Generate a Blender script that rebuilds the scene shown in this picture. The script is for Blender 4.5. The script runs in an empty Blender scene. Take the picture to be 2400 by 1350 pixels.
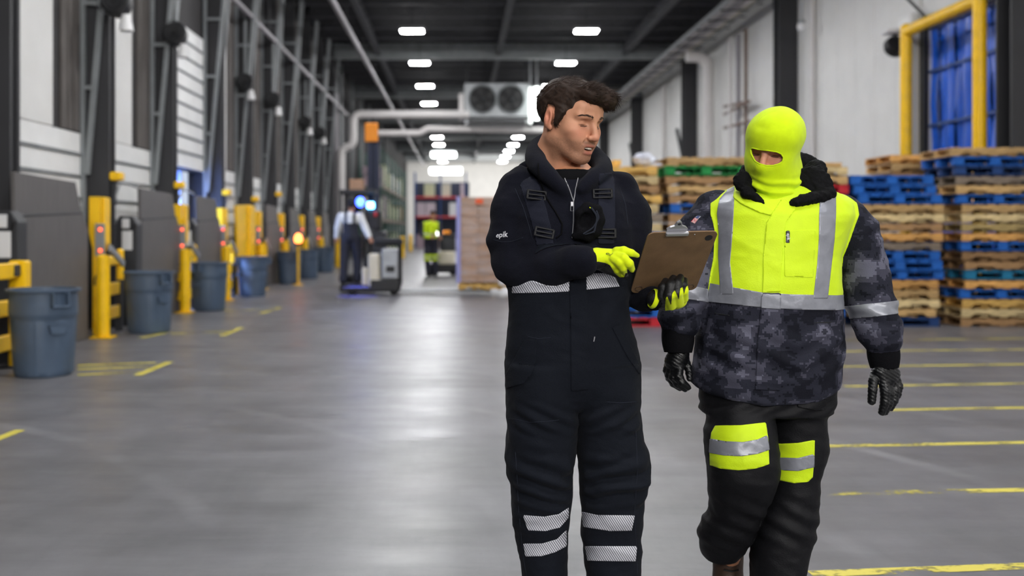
import bpy, math, random, numpy as np
from mathutils import Vector, Matrix
random.seed(7); np.random.seed(7)
SC = bpy.context.scene; COL = SC.collection
F = 2400*35/36.0; VX, VY, CH = 1075.0, 538.0, 1.42          # focal in px, vanishing point, eye height
# ---------------------------------------------------------------- camera
cam = bpy.data.cameras.new('camera'); cam.lens = 35; cam.sensor_width = 36; cam.sensor_fit = 'HORIZONTAL'
cam.shift_x = (1200-VX)/2400; cam.shift_y = -(675-VY)/2400
cam.dof.use_dof = True; cam.dof.focus_distance = 3.1; cam.dof.aperture_fstop = 1.9; cam.dof.aperture_blades = 9
cam.clip_end = 400
cam_o = bpy.data.objects.new('camera', cam); COL.objects.link(cam_o)
cam_o.location = (0, 0, CH); cam_o.rotation_euler = (math.pi/2, 0, 0); SC.camera = cam_o
# ---------------------------------------------------------------- world, exposure
w = bpy.data.worlds.new('world'); SC.world = w; w.use_nodes = True
w.node_tree.nodes['Background'].inputs[0].default_value = (0.62, 0.70, 0.85, 1)
w.node_tree.nodes['Background'].inputs[1].default_value = 0.35
SC.view_settings.view_transform = 'Standard'; SC.view_settings.look = 'None'
SC.view_settings.gamma = 1.0; SC.view_settings.use_curve_mapping = False
SC.view_settings.exposure = 1.48
SC.cycles.max_bounces = 6; SC.cycles.diffuse_bounces = 4; SC.cycles.glossy_bounces = 3
SC.cycles.sample_clamp_indirect = 4.0; SC.cycles.caustics_reflective = False; SC.cycles.caustics_refractive = False
LAMP = 72.0                                                   # radiance of the LED diffusers
LZ = 7.85
LIGHT_X = (-1.52, 4.17)
LIGHT_Y = [32.5 + 6.24*k for k in range(-8, 11)]

def area(name, loc, aim, sx, sy, power, col=(1,.97,.93)):
    la = bpy.data.lights.new(name, 'AREA'); la.shape = 'RECTANGLE'; la.size = sx; la.size_y = sy; la.energy = power; la.color = col
    o = bpy.data.objects.new(name, la); COL.objects.link(o); o.location = loc
    o.rotation_euler = (Vector(aim)-Vector(loc)).to_track_quat('-Z', 'Y').to_euler(); return o
for k, x in enumerate((-1.5, 3.0, 7.5)): area('front_fill', (x, -13.0, 6.6), (x*.6+.8, 12, 1.2), 1.6, .9, 205)   # unseen fill lights added behind the camera to brighten the men's fronts
area('far_fill', (4.0, 90, 7.8), (2.5, 104, 3), 5, 1.2, 520)                                              # unseen fill light added to brighten the far wall
def at(px, py, Y):
    return Vector(((px-VX)/F*Y, Y, CH-(py-VY)/F*Y))
def atx(px, py, X):
    Y = X*F/(px-VX); return at(px, py, Y)
def s2l(c):
    c = c/255.0
    return c/12.92 if c <= 0.04045 else ((c+0.055)/1.055)**2.4
def rgb(r, g, b): return (s2l(r), s2l(g), s2l(b))
# ---------------------------------------------------------------- mesh helpers
class MB:
    def __init__(s): s.v = []; s.f = []
    def add(s, vs, fs):
        n = len(s.v); s.v += [tuple(p) for p in vs]; s.f += [tuple(i+n for i in f) for f in fs]; return s
    def box(s, x0, x1, y0, y1, z0, z1, m=None):
        vs = [Vector((x, y, z)) for x in (x0, x1) for y in (y0, y1) for z in (z0, z1)]
        if m is not None: vs = [m @ p for p in vs]
        return s.add(vs, [(0,1,3,2),(4,6,7,5),(0,4,5,1),(2,3,7,6),(0,2,6,4),(1,5,7,3)])
    def cbox(s, x0, x1, y0, y1, z0, z1, b=0.01, m=None):        # box with chamfered edges
        b = min(b, (x1-x0)*.45, (y1-y0)*.45, (z1-z0)*.45)
        X, Y, Z = (x0, x1), (y0, y1), (z0, z1); vs = []; idx = {}
        for i in (0,1):
            for j in (0,1):
                for k in (0,1):
                    sx, sy, sz = (b if i == 0 else -b), (b if j == 0 else -b), (b if k == 0 else -b)
                    idx[i,j,k] = len(vs)
                    vs += [Vector((X[i], Y[j]+sy, Z[k]+sz)), Vector((X[i]+sx, Y[j], Z[k]+sz)), Vector((X[i]+sx, Y[j]+sy, Z[k]))]
        if m is not None: vs = [m @ p for p in vs]
        fs = []
        for i in (0,1):
            fs.append([idx[i,0,0], idx[i,0,1], idx[i,1,1], idx[i,1,0]]); fs.append([idx[0,i,0]+1, idx[0,i,1]+1, idx[1,i,1]+1, idx[1,i,0]+1])
            fs.append([idx[0,0,i]+2, idx[0,1,i]+2, idx[1,1,i]+2, idx[1,0,i]+2])
        for i in (0,1):
            for j in (0,1):
                fs.append([idx[i,j,0], idx[i,j,1], idx[i,j,1]+1, idx[i,j,0]+1])
                fs.append([idx[i,0,j], idx[i,1,j], idx[i,1,j]+2, idx[i,0,j]+2])
                fs.append([idx[0,i,j]+1, idx[1,i,j]+1, idx[1,i,j]+2, idx[0,i,j]+2])
        for k in idx.values(): fs.append([k, k+1, k+2])
        return s.add(vs, fs)
    def tube(s, pts, r, n=12, cap=True):                       # sweep along points; r number or list
        pts = [Vector(p) for p in pts]; rs = r if isinstance(r, (list, tuple)) else [r]*len(pts)
        vs = []; up = None
        for i, p in enumerate(pts):
            t = (pts[min(i+1, len(pts)-1)]-pts[max(i-1, 0)]).normalized()
            if up is None:
                up = Vector((0,0,1)) if abs(t.z) < .9 else Vector((1,0,0))
            a = t.cross(up)
            if a.length < 1e-6: a = t.orthogonal()
            a.normalize(); b = t.cross(a); up = -b if False else a.cross(t)
            for k in range(n):
                an = 2*math.pi*k/n; vs.append(p + a*(math.cos(an)*rs[i]) + b*(math.sin(an)*rs[i]))
        fs = [(i*n+k, i*n+(k+1) % n, (i+1)*n+(k+1) % n, (i+1)*n+k) for i in range(len(pts)-1) for k in range(n)]
        if cap: fs += [tuple(range(n))[::-1], tuple(range((len(pts)-1)*n, len(pts)*n))]
        return s.add(vs, fs)
    def cyl(s, c, r, z0, z1, n=16, r2=None): return s.tube([(c[0], c[1], z0), (c[0], c[1], z1)], [r, r if r2 is None else r2], n)
    def lathe(s, prof, n=32, m=None, sq=None):                 # prof: (r, z)
        vs = []
        for r, z in prof:
            for k in range(n):
                a = 2*math.pi*k/n; p = Vector((r*math.cos(a), r*math.sin(a), z)); vs.append(m @ p if m is not None else p)
        fs = [(i*n+k, i*n+(k+1) % n, (i+1)*n+(k+1) % n, (i+1)*n+k) for i in range(len(prof)-1) for k in range(n)]
        return s.add(vs, fs)
    def sphere(s, c, r, n=16, m=8):
        prof = [(max(1e-4, math.sin(math.pi*i/m)), -math.cos(math.pi*i/m)) for i in range(m+1)]
        M = Matrix.Translation(c) @ Matrix.Diagonal((*(r if isinstance(r, (tuple, list)) else (r, r, r)), 1))
        return s.lathe(prof, n, M)
    def prism(s, poly, lo, hi, axis='y', m=None):              # polygon in the two other axes, extruded
        n = len(poly); vs = []
        for t in (lo, hi):
            for a, b in poly:
                p = Vector((a, t, b)) if axis == 'y' else Vector((t, a, b)) if axis == 'x' else Vector((a, b, t))
                vs.append(m @ p if m is not None else p)
        return s.add(vs, [tuple(range(n)), tuple(range(n, 2*n))[::-1]] + [(i, (i+1) % n, n+(i+1) % n, n+i) for i in range(n)])
    def mesh(s, name, mt=None, smooth=False):
        me = bpy.data.meshes.new(name); me.from_pydata(s.v, [], s.f)
        import bmesh
        bm = bmesh.new(); bm.from_mesh(me); bmesh.ops.recalc_face_normals(bm, faces=bm.faces); bm.to_mesh(me); bm.free()
        if mt: me.materials.append(mt)
        if smooth: me.polygons.foreach_set('use_smooth', [True]*len(me.polygons))
        return me
def link(name, me, parent=None, loc=None, rot=None):
    o = bpy.data.objects.new(name, me); COL.objects.link(o)
    if parent is not None: o.parent = parent
    if loc is not None: o.location = loc
    if rot is not None: o.rotation_euler = rot
    return o
def obj(name, mb, mt, parent=None, loc=None, rot=None, smooth=False, bevel=0, kind=None):
    o = link(name, mb.mesh(name, mt, smooth), parent, loc, rot)
    if smooth == 'auto':
        md = o.modifiers.new('edge', 'EDGE_SPLIT'); md.split_angle = math.radians(40)
    if bevel:
        md = o.modifiers.new('bevel', 'BEVEL'); md.width = bevel; md.segments = 2; md.limit_method = 'ANGLE'
    if kind: o['kind'] = kind
    return o
def tag(o, label, cat, group=None):
    o['label'] = label; o['category'] = cat
    if group: o['group'] = group
    return o
def thing(name, label, cat, loc=(0,0,0), rz=0, group=None):
    o = bpy.data.objects.new(name, None); COL.objects.link(o); o.empty_display_size = .1
    o.location = loc; o.rotation_euler = (0, 0, rz)
    return tag(o, label, cat, group)
def struct(name, mb, mt, parent=None, **k):
    o = obj(name, mb, mt, parent, **k)
    if parent is None: o['kind'] = 'structure'
    return o
def dup(root, loc=None, rz=None, label=None, group=None):
    r = root.copy(); COL.objects.link(r)
    if loc is not None: r.location = loc
    if rz is not None: r.rotation_euler = (0, 0, rz)
    if label: r['label'] = label
    if group: r['group'] = group
    for ch in list(root.children):
        c = ch.copy(); COL.objects.link(c); c.parent = r
        for g in list(ch.children):
            d = g.copy(); COL.objects.link(d); d.parent = c
    return r
ORD = ['first','second','third','fourth','fifth','sixth','seventh','eighth','ninth','tenth','eleventh','twelfth','thirteenth',
       'fourteenth','fifteenth','sixteenth','seventeenth','eighteenth','nineteenth','twentieth']
# ---------------------------------------------------------------- materials
def mat(name, col, rough=.6, metal=0, spec=.5, emit=0, var=0, vscale=8, bump=0, bscale=60, rnd=0, stretch=None, col2=None, attr=None, coat=0, sheen=0, rvar=0):
    m = bpy.data.materials.new(name); m.use_nodes = True; nt = m.node_tree; b = nt.nodes['Principled BSDF']; L = nt.links.new
    b.inputs['Base Color'].default_value = (*col, 1); b.inputs['Roughness'].default_value = rough
    b.inputs['Metallic'].default_value = metal; b.inputs['Specular IOR Level'].default_value = spec
    if coat: b.inputs['Coat Weight'].default_value = coat
    if sheen: b.inputs['Sheen Weight'].default_value = sheen
    if emit:
        b.inputs['Emission Color'].default_value = (*col, 1); b.inputs['Emission Strength'].default_value = emit
    tc = nt.nodes.new('ShaderNodeTexCoord'); vec = tc.outputs['Object']
    if stretch:
        mp = nt.nodes.new('ShaderNodeMapping'); mp.inputs['Scale'].default_value = stretch; L(vec, mp.inputs[0]); vec = mp.outputs[0]
    src = None
    if attr:
        at_ = nt.nodes.new('ShaderNodeAttribute'); at_.attribute_name = attr; src = at_.outputs['Color']
    if var:
        n = nt.nodes.new('ShaderNodeTexNoise'); n.inputs['Scale'].default_value = vscale; n.inputs['Detail'].default_value = 5; L(vec, n.inputs['Vector'])
        r = nt.nodes.new('ShaderNodeMapRange'); r.inputs[1].default_value = .3; r.inputs[2].default_value = .7
        if col2 is not None:
            mx = nt.nodes.new('ShaderNodeMix'); mx.data_type = 'RGBA'; mx.inputs[6].default_value = (*col, 1); mx.inputs[7].default_value = (*col2, 1)
            L(n.outputs[0], r.inputs[0]); L(r.outputs[0], mx.inputs[0]); src = mx.outputs[2]
        else:
            r.inputs[3].default_value = 1-var; r.inputs[4].default_value = 1+var; L(n.outputs[0], r.inputs[0])
            mx = nt.nodes.new('ShaderNodeVectorMath'); mx.operation = 'SCALE'
            if src is not None: L(src, mx.inputs[0])
            else: mx.inputs[0].default_value = col
            L(r.outputs[0], mx.inputs['Scale']); src = mx.outputs[0]
        if rvar:
            r2 = nt.nodes.new('ShaderNodeMapRange'); r2.inputs[1].default_value = .3; r2.inputs[2].default_value = .7
            r2.inputs[3].default_value = rough-rvar; r2.inputs[4].default_value = rough+rvar; L(n.outputs[0], r2.inputs[0]); L(r2.outputs[0], b.inputs['Roughness'])
    if rnd:
        oi = nt.nodes.new('ShaderNodeObjectInfo'); r = nt.nodes.new('ShaderNodeMapRange'); r.inputs[3].default_value = 1-rnd; r.inputs[4].default_value = 1+rnd
        L(oi.outputs['Random'], r.inputs[0]); mx = nt.nodes.new('ShaderNodeVectorMath'); mx.operation = 'SCALE'
        if src is not None: L(src, mx.inputs[0])
        else: mx.inputs[0].default_value = col
        L(r.outputs[0], mx.inputs['Scale']); src = mx.outputs[0]
    if src is not None: L(src, b.inputs['Base Color'])
    if bump:
        n2 = nt.nodes.new('ShaderNodeTexNoise'); n2.inputs['Scale'].default_value = bscale; n2.inputs['Detail'].default_value = 4; L(vec, n2.inputs['Vector'])
        bp = nt.nodes.new('ShaderNodeBump'); bp.inputs['Strength'].default_value = min(1, bump); bp.inputs['Distance'].default_value = .004
        L(n2.outputs[0], bp.inputs['Height']); L(bp.outputs[0], b.inputs['Normal'])
    return m
M = {}
def defm(key, *a, **k): M[key] = mat(key, *a, **k); return M[key]
defm('dark_steel', rgb(50,51,54), .55, spec=.4, var=.12, vscale=3)
defm('dark_column', rgb(44,44,47), .6, var=.08, vscale=2)
defm('grey_steel', rgb(128,132,134), .5, spec=.5, var=.1, vscale=4)
defm('galv', rgb(160,163,165), .45, metal=.5, var=.1, vscale=6)
defm('white_panel', rgb(228,227,224), .55, var=.04, vscale=1.5)
defm('white_door', rgb(240,240,238), .5, var=.05, vscale=2)
defm('dark_wall', rgb(56,54,55), .8, var=.1, vscale=1.5)
defm('brown_wall', rgb(96,91,88), .8, var=.12, vscale=2)
defm('black', rgb(22,22,24), .5, var=.15, vscale=10)
defm('black_rubber', rgb(30,30,31), .8, var=.1)
defm('yellow', rgb(250,198,2), .42, var=.08, vscale=5, rvar=.1)
defm('bin', rgb(72,88,108), .5, var=.08, vscale=6, bump=.1)
defm('plate', rgb(100,97,96), .6, metal=.25, var=.12, vscale=4, stretch=(1,6,.6))
defm('ceiling', rgb(44,44,48), .85, var=.1, vscale=1)
defm('joist', rgb(74,74,78), .7, var=.1, vscale=2)
defm('pipe_white', rgb(214,210,208), .5, var=.05, vscale=2)
defm('pipe_grey', rgb(150,146,150), .5, var=.06, vscale=2)
defm('rust', rgb(120,100,90), .7, var=.15, vscale=4)
defm('orange', rgb(248,150,12), .5)
defm('navy', rgb(32,40,62), .6)
defm('red', rgb(190,36,44), .55, var=.1)
defm('cream', rgb(214,206,184), .5, var=.05)
defm('carton', rgb(176,140,112), .75, var=.08, vscale=5, rnd=.07)
defm('tag_orange', rgb(240,96,44), .6)
defm('label_white', rgb(226,226,226), .6)
defm('rack_green', rgb(58,92,82), .6)
defm('rack_red', rgb(206,62,66), .55)
defm('rack_blue', rgb(44,74,132), .55)
defm('lamp_red', (1,.1,.03), .4, emit=1.3)
defm('lamp_blue', (.02,.05,1.0), .4, emit=9)
defm('screen', (.12,.45,1.0), .3, emit=6)
defm('led', (.98,.985,1.0), .4, emit=LAMP)
defm('tape_clear', rgb(196,184,176), .3, spec=.6)
# ================================================================ structure
XL, XR, YB, YF, ZC = -5.4, 9.6, -24.0, 104.0, 8.9
COLY = [11.05, 14.19, 17.38, 20.96, 23.9, 27.0, 30.1, 33.3, 36.5, 39.7]
def floor_mat():
    m = bpy.data.materials.new('polished_concrete'); m.use_nodes = True; nt = m.node_tree; L = nt.links.new; b = nt.nodes['Principled BSDF']
    tc = nt.nodes.new('ShaderNodeTexCoord')
    def noise(scale, detail, st=(1,1,1), rz=0):
        mp = nt.nodes.new('ShaderNodeMapping'); mp.inputs['Scale'].default_value = st; mp.inputs['Rotation'].default_value = (0,0,rz); L(tc.outputs['Object'], mp.inputs[0])
        n = nt.nodes.new('ShaderNodeTexNoise'); n.inputs['Scale'].default_value = scale; n.inputs['Detail'].default_value = detail; n.inputs['Roughness'].default_value = .65
        L(mp.outputs[0], n.inputs['Vector']); return n.outputs[0]
    def ramp(src, p0, c0, p1, c1):
        r = nt.nodes.new('ShaderNodeValToRGB'); r.color_ramp.elements[0].position = p0; r.color_ramp.elements[0].color = (*c0, 1)
        r.color_ramp.elements[1].position = p1; r.color_ramp.elements[1].color = (*c1, 1); L(src, r.inputs[0]); return r.outputs[0]
    base = ramp(noise(.9, 8), .3, rgb(97,96,99), .72, rgb(127,126,130))
    def mul(a, bb, f):
        x = nt.nodes.new('ShaderNodeMix'); x.data_type = 'RGBA'; x.blend_type = 'MULTIPLY'; x.inputs[0].default_value = f; L(a, x.inputs[6]); L(bb, x.inputs[7]); return x.outputs[2]
    st = ramp(noise(1.6, 7, (.35, 3.2, 1), .5), .35, (.72,.72,.72), .6, (1,1,1))
    c = mul(base, st, .55)
    st2 = ramp(noise(2.2, 8, (2.6, .3, 1), -.25), .36, (.74,.74,.75), .58, (1,1,1))
    c = mul(c, st2, .4)
    sp = ramp(noise(38, 3), .28, (.55,.54,.53), .36, (1,1,1)); c = mul(c, sp, .35)
    # pale arcs left by tyres
    vm = nt.nodes.new('ShaderNodeTexWave'); vm.wave_type = 'RINGS'; vm.rings_direction = 'Z'; vm.inputs['Scale'].default_value = .22; vm.inputs['Distortion'].default_value = 2.4; vm.inputs['Detail'].default_value = 3; vm.inputs['Detail Scale'].default_value = .6
    mp = nt.nodes.new('ShaderNodeMapping'); mp.inputs['Location'].default_value = (6, -3, 0); L(tc.outputs['Object'], mp.inputs[0]); L(mp.outputs[0], vm.inputs['Vector'])
    arcs = ramp(vm.outputs['Fac'], .965, (0,0,0), 1.0, (1,1,1))
    mk = nt.nodes.new('ShaderNodeMath'); mk.operation = 'MULTIPLY'; L(arcs, mk.inputs[0]); L(ramp(noise(.5, 4), .45, (0,0,0), .65, (.16,.16,.16)), mk.inputs[1])
    x = nt.nodes.new('ShaderNodeMix'); x.data_type = 'RGBA'; L(mk.outputs[0], x.inputs[0]); L(c, x.inputs[6]); x.inputs[7].default_value = (*rgb(200,200,202), 1)
    L(x.outputs[2], b.inputs['Base Color'])
    r = nt.nodes.new('ShaderNodeMapRange'); r.inputs[1].default_value = .3; r.inputs[2].default_value = .7; r.inputs[3].default_value = .3; r.inputs[4].default_value = .46
    L(noise(1.7, 6, (.5, 1.6, 1), .5), r.inputs[0]); L(r.outputs[0], b.inputs['Roughness']); b.inputs['Specular IOR Level'].default_value = .5
    bp = nt.nodes.new('ShaderNodeBump'); bp.inputs['Strength'].default_value = .12; bp.inputs['Distance'].default_value = .004; L(noise(14, 6), bp.inputs['Height']); L(bp.outputs[0], b.inputs['Normal'])
    return m
floor = struct('floor', MB().box(-12, XR+.4, YB, YF, -.2, 0), floor_mat())
def paint_mat():
    m = bpy.data.materials.new('worn_yellow_paint'); m.use_nodes = True; nt = m.node_tree; L = nt.links.new; b = nt.nodes['Principled BSDF']
    b.inputs['Base Color'].default_value = (*rgb(214,200,84), 1); b.inputs['Roughness'].default_value = .55
    tc = nt.nodes.new('ShaderNodeTexCoord'); out = nt.nodes['Material Output']
    def nz(s, st):
        mp = nt.nodes.new('ShaderNodeMapping'); mp.inputs['Scale'].default_value = st; L(tc.outputs['Object'], mp.inputs[0])
        n = nt.nodes.new('ShaderNodeTexNoise'); n.inputs['Scale'].default_value = s; n.inputs['Detail'].default_value = 8; L(mp.outputs[0], n.inputs['Vector']); return n.outputs[0]
    a = nt.nodes.new('ShaderNodeAttribute'); a.attribute_name = 'wear'
    ad = nt.nodes.new('ShaderNodeMath'); ad.operation = 'ADD'; L(nz(3.2, (1,3,1)), ad.inputs[0]); L(a.outputs['Fac'], ad.inputs[1])
    ad2 = nt.nodes.new('ShaderNodeMath'); ad2.operation = 'MULTIPLY_ADD'; L(nz(26, (1,2,1)), ad2.inputs[0]); ad2.inputs[1].default_value = .5; L(ad.outputs[0], ad2.inputs[2])
    r = nt.nodes.new('ShaderNodeMapRange'); r.inputs[1].default_value = .92; r.inputs[2].default_value = 1.06; L(ad2.outputs[0], r.inputs[0])
    tr = nt.nodes.new('ShaderNodeBsdfTransparent'); mx = nt.nodes.new('ShaderNodeMixShader'); L(r.outputs[0], mx.inputs[0]); L(tr.outputs[0], mx.inputs[1]); L(b.outputs[0], mx.inputs[2]); L(mx.outputs[0], out.inputs[0])
    return m
PAINT = paint_mat()
def line(p, q, wd, w0=.3, w1=.3, n=24):                          # painted strip on the floor, wear from w0 to w1
    p, q = Vector((*p, 0)), Vector((*q, 0)); t = (q-p).normalized(); s = Vector((-t.y, t.x, 0))*wd/2
    mb = MB()
    for i in range(n):
        a, c = p.lerp(q, i/n), p.lerp(q, (i+1)/n); mb.add([a-s, a+s, c+s, c-s], [(0,1,2,3)])
    o = obj('painted_line', mb, PAINT, floor); o.location.z = .002; me = o.data
    at_ = me.attributes.new('wear', 'FLOAT', 'POINT')
    for i in range(n):
        for k, u in ((0, i), (1, i), (2, i+1), (3, i+1)): at_.data[i*4+k].value = w0+(w1-w0)*u/n
    return o
def fl(px, py): Y = CH*F/(py-VY); return ((px-VX)/F*Y, Y)
for (a, b_, w0, w1, wd) in [((1900,1346),(2700,1316),.22,.48,.075), ((1905,1158),(2700,1143),.1,.5,.075), ((1930,1046),(2700,1032),.25,.45,.075),
        ((2080,961),(2700,951),.35,.42,.075), ((1980,906),(2600,896),.3,.4,.075), ((1965,860),(2600,851),.32,.36,.08), ((1960,824),(2600,817),.3,.33,.08), ((1950,798),(2600,792),.25,.3,.08)]:
    line(fl(*a), fl(*b_), wd, w0, w1)
for (a, b_, w0, w1, wd) in [((182,857),(365,850),.4,.3,.09), ((182,866),(352,860),.38,.28,.09), ((182,879),(330,872),.36,.25,.09), ((322,880),(398,848),.36,.34,.09),
        ((-60,1050),(48,1008),.42,.4,.08), ((330,792),(395,779),.42,.3,.1), ((400,782),(540,777),.3,.25,.1), ((520,787),(566,768),.34,.3,.1), ((525,728),(640,724),.3,.25,.1), ((610,735),(660,720),.3,.25,.1)]:
    line(fl(*a), fl(*b_), wd, w0, w1)
# ceiling deck with joists and girders
ceil = struct('ceiling', MB().box(-12, XR+.4, YB, YF, ZC, ZC+.2), M['ceiling'])
jm = MB(); jm.box(-6, XR, -.06, .06, -.03, 0); jm.box(-6, XR, -.04, .04, -.42, -.39)
for k in range(26): jm.tube([(-6+.6*k, 0, -.03), (-6+.6*k+.3, 0, -.4), (-6+.6*k+.6, 0, -.03)], .014, 5)
jme = jm.mesh('joist', M['joist'])
for k in range(40): link('joist', jme, ceil, (0, 16+1.9*k, ZC))
gm = MB(); gm.box(-6, XR, -.15, .15, -.62, -.58); gm.box(-6, XR, -.15, .15, -.04, 0); gm.box(-6, XR, -.02, .02, -.6, 0)
gme = gm.mesh('girder', M['grey_steel'])
for k in range(8): link('girder', gme, ceil, (0, 16.2+11.8*k, ZC-.05))
lm = MB(); lm.box(-.1, .1, YB, YF, -.5, -.46); lm.box(-.02, .02, YB, YF, -.5, 0); lme = lm.mesh('purlin', M['joist'])
for x in (-3.2, 1.6, 6.6): link('purlin', lme, ceil, (x, 0, ZC-.02))
# walls
wl = MB(); wl.box(XL-.3, XL, YB, COLY[0], 0, ZC); wl.box(XL-.3, XL, COLY[-1], YF, 0, ZC)
for i in range(len(COLY)-1): wl.box(XL-.3, XL, COLY[i], COLY[i+1], 2.8 if i != 2 else 2.62, ZC)
wall_left = struct('wall_left', wl, M['dark_wall'])
for i, y in enumerate(COLY):
    c = MB(); c.cbox(XL-.3, XL+.42, y, y+.06, 0, ZC, .004); c.cbox(XL-.3, XL+.42, y+.2, y+.26, 0, ZC, .004); c.box(XL-.3, XL+.38, y+.06, y+.2, 0, ZC)
    obj('column', c, M['dark_column'], wall_left)
    if i < len(COLY)-1:
        y1 = COLY[i+1]; h = MB(); h.cbox(XL, XL+.06, y+.3, y+.3+(y1-y-.3)*.62, 2.78, 8.2, .01) if i != 2 else h.cbox(XL, XL+.02, y+.3, y+.5, 2.78, 8.2, .005)
        obj('white_header_panel', h, M['white_panel'], wall_left)
        g = MB()
        for k in range(3):
            yy = y1-.75+.22*k; g.cbox(XL, XL+.05, yy, yy+.17, 2.8, 8.3, .01)
        if i != 2: obj('ribbed_panel', g, M['brown_wall'], wall_left)
# inside face of the wall beyond the doors: vertical seams
for k in range(14):
    y = COLY[-1]+.6+2.4*k; obj('seam_rib', MB().cbox(XL, XL+.12, y, y+.2, 0, ZC, .02), M['dark_column'] if k % 2 else M['grey_steel'], wall_left)
obj('back_wall_liner', MB().box(-12, XL-.3, YB, YF, -.1, ZC), M['black'], wall_left) if False else None
struct('wall_back', MB().box(-12, XR+.4, YB-.3, YB, 0, ZC), M['white_panel'])
fw = struct('wall_far', MB().box(-12, XR+.4, YF, YF+.3, 0, ZC), M['white_panel'])
wr = struct('wall_right', MB().box(XR, XR+.3, YB, 17.45, 0, ZC).box(XR, XR+.3, 20.3, YF, 0, ZC).box(XR, XR+.3, 17.45, 20.3, 5.5, ZC), M['white_panel'])
for k in range(40):                                               # insulated wall panels, seams between
    y = 20.62+1.12*k
    obj('wall_panel', MB().cbox(XR-.05, XR, y, y+1.105, 0, ZC, .012), M['white_panel'], wr)
for k in range(1, 9):
    y0 = 16.2+11.8*(k-1); c = MB()
    c.cbox(XR-.6, XR-.06, y0, y0+.05, 0, ZC, .004); c.cbox(XR-.6, XR-.06, y0+.45, y0+.5, 0, ZC, .004); c.box(XR-.35, XR-.3, y0+.05, y0+.45, 0, ZC)
    obj('column', c, M['dark_column'], wr)
# blue strip-curtain doorway in the right wall
d = MB(); d.cbox(XR-.12, XR-.02, 20.3, 20.5, 0, 5.75, .02); d.cbox(XR-.12, XR-.02, 17.2, 20.5, 5.5, 5.75, .02)
door1 = struct('door_1', d, M['black'])
obj('jamb', MB().cbox(XR-.2, XR-.02, 17.0, 17.42, 0, 8.4, .02), M['grey_steel'], door1)
obj('white_jamb', MB().cbox(XR-.3, XR-.06, 20.5, 21.2, 0, 5.9, .05), M['white_panel'], door1)
bl = mat('blue_vinyl', rgb(14,92,214), .3, spec=.5, var=.2, vscale=1.3, stretch=(1,1.4,.5), bump=.5, bscale=3)
for k in range(9):
    y = 17.42+.33*k; g = MB(); n = 14; vs = []; fs = []
    for j in range(n+1):
        z = .05+5.45*j/n; o_ = .02*math.sin(j*1.3+k*2.1)
        for t in range(5):
            vs.append((XR+.05+.035*(k % 2)+o_+.02*math.cos(t*1.5), y+.36*t/4, z))
    fs = [(j*5+t, j*5+t+1, j*5+t+6, j*5+t+5) for j in range(n) for t in range(4)]
    obj('curtain_strip', g.add(vs, fs), bl, door1, smooth=True)
for z in (1.2, 2.4, 3.5, 4.6): obj('stiffener', MB().cbox(XR-.02, XR, 17.45, 20.3, z, z+.06, .01), M['rack_blue'], door1)
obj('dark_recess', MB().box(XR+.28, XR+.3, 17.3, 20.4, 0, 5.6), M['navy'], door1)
# yellow goal post in front of the doorway
gp = thing('goal_post_guard', 'yellow steel goal post guarding the blue strip curtain doorway', 'guard', (9.0, 18.6, 0))
def elbow(a, b_, c, r, n=6):
    a, b_, c = Vector(a), Vector(b_), Vector(c); d1 = (a-b_).normalized(); d2 = (c-b_).normalized(); p, q = b_+d1*r, b_+d2*r
    return [p.lerp(b_, t).lerp(b_.lerp(q, t), t) for t in [i/n for i in range(n+1)]]
for y in (-1.4, 1.42): obj('post', MB().tube([(0,y,0),(0,y,5.45)], .115, 20).sphere((0,y,5.45), .115), M['yellow'], gp, smooth='auto')
obj('crossbar', MB().tube([(0,-1.4,5.4),(0,1.42,5.4)], .115, 20), M['yellow'], gp, smooth='auto')
# dock doors (sectional, white)
for i in range(len(COLY)-1):
    y0, y1 = COLY[i]+.27, COLY[i+1]-.02; zb = 0.0 if i != 2 else 2.62; n = 9; hh = .31
    g = MB(); g.box(XL-.02, XL, y0, y1, zb+.005, zb+n*hh)
    dr = struct('door_%d' % (i+2), g, M['black_rubber'])
    for k in range(n):
        obj('panel', MB().cbox(XL, XL+.05, y0, y1, zb+k*hh+.012, zb+(k+1)*hh-.012, .012), M['white_door'], dr)
    for k in range(1, n):
        obj('hinge_rail', MB().cbox(XL+.05, XL+.075, y0, y1, zb+k*hh-.022, zb+k*hh+.022, .006), M['grey_steel'], dr)
    if i == 2: obj('window', MB().cbox(XL+.045, XL+.06, y0+.55, y0+.85, zb+1.75, zb+2.0, .005), M['black'], dr)
    # leaning high-lift tracks with rungs beside the far jamb
    for s, yy in ((0, y0-.02), (1, y1-.1)):
        tr = MB(); tr.box(XL+.05, XL+.11, yy, yy+.08, 0, 8.3)
        tr.add([(XL+.10,yy,2.2),(XL+.17,yy,2.2),(XL+.10,yy+.07,2.2),(XL+.17,yy+.07,2.2),(XL+.62,yy,8.4),(XL+.69,yy,8.4),(XL+.62,yy+.07,8.4),(XL+.69,yy+.07,8.4)],
               [(0,1,3,2),(4,6,7,5),(0,4,5,1),(2,3,7,6),(0,2,6,4),(1,5,7,3)])
        for z in (3.4, 4.6, 5.8, 7.0): x1 = XL+.14+(z-2.2)/6.2*.5; tr.box(XL+.08, x1, yy+.01, yy+.06, z, z+.06)
        obj('track', tr, M['grey_steel'], dr)
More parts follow.
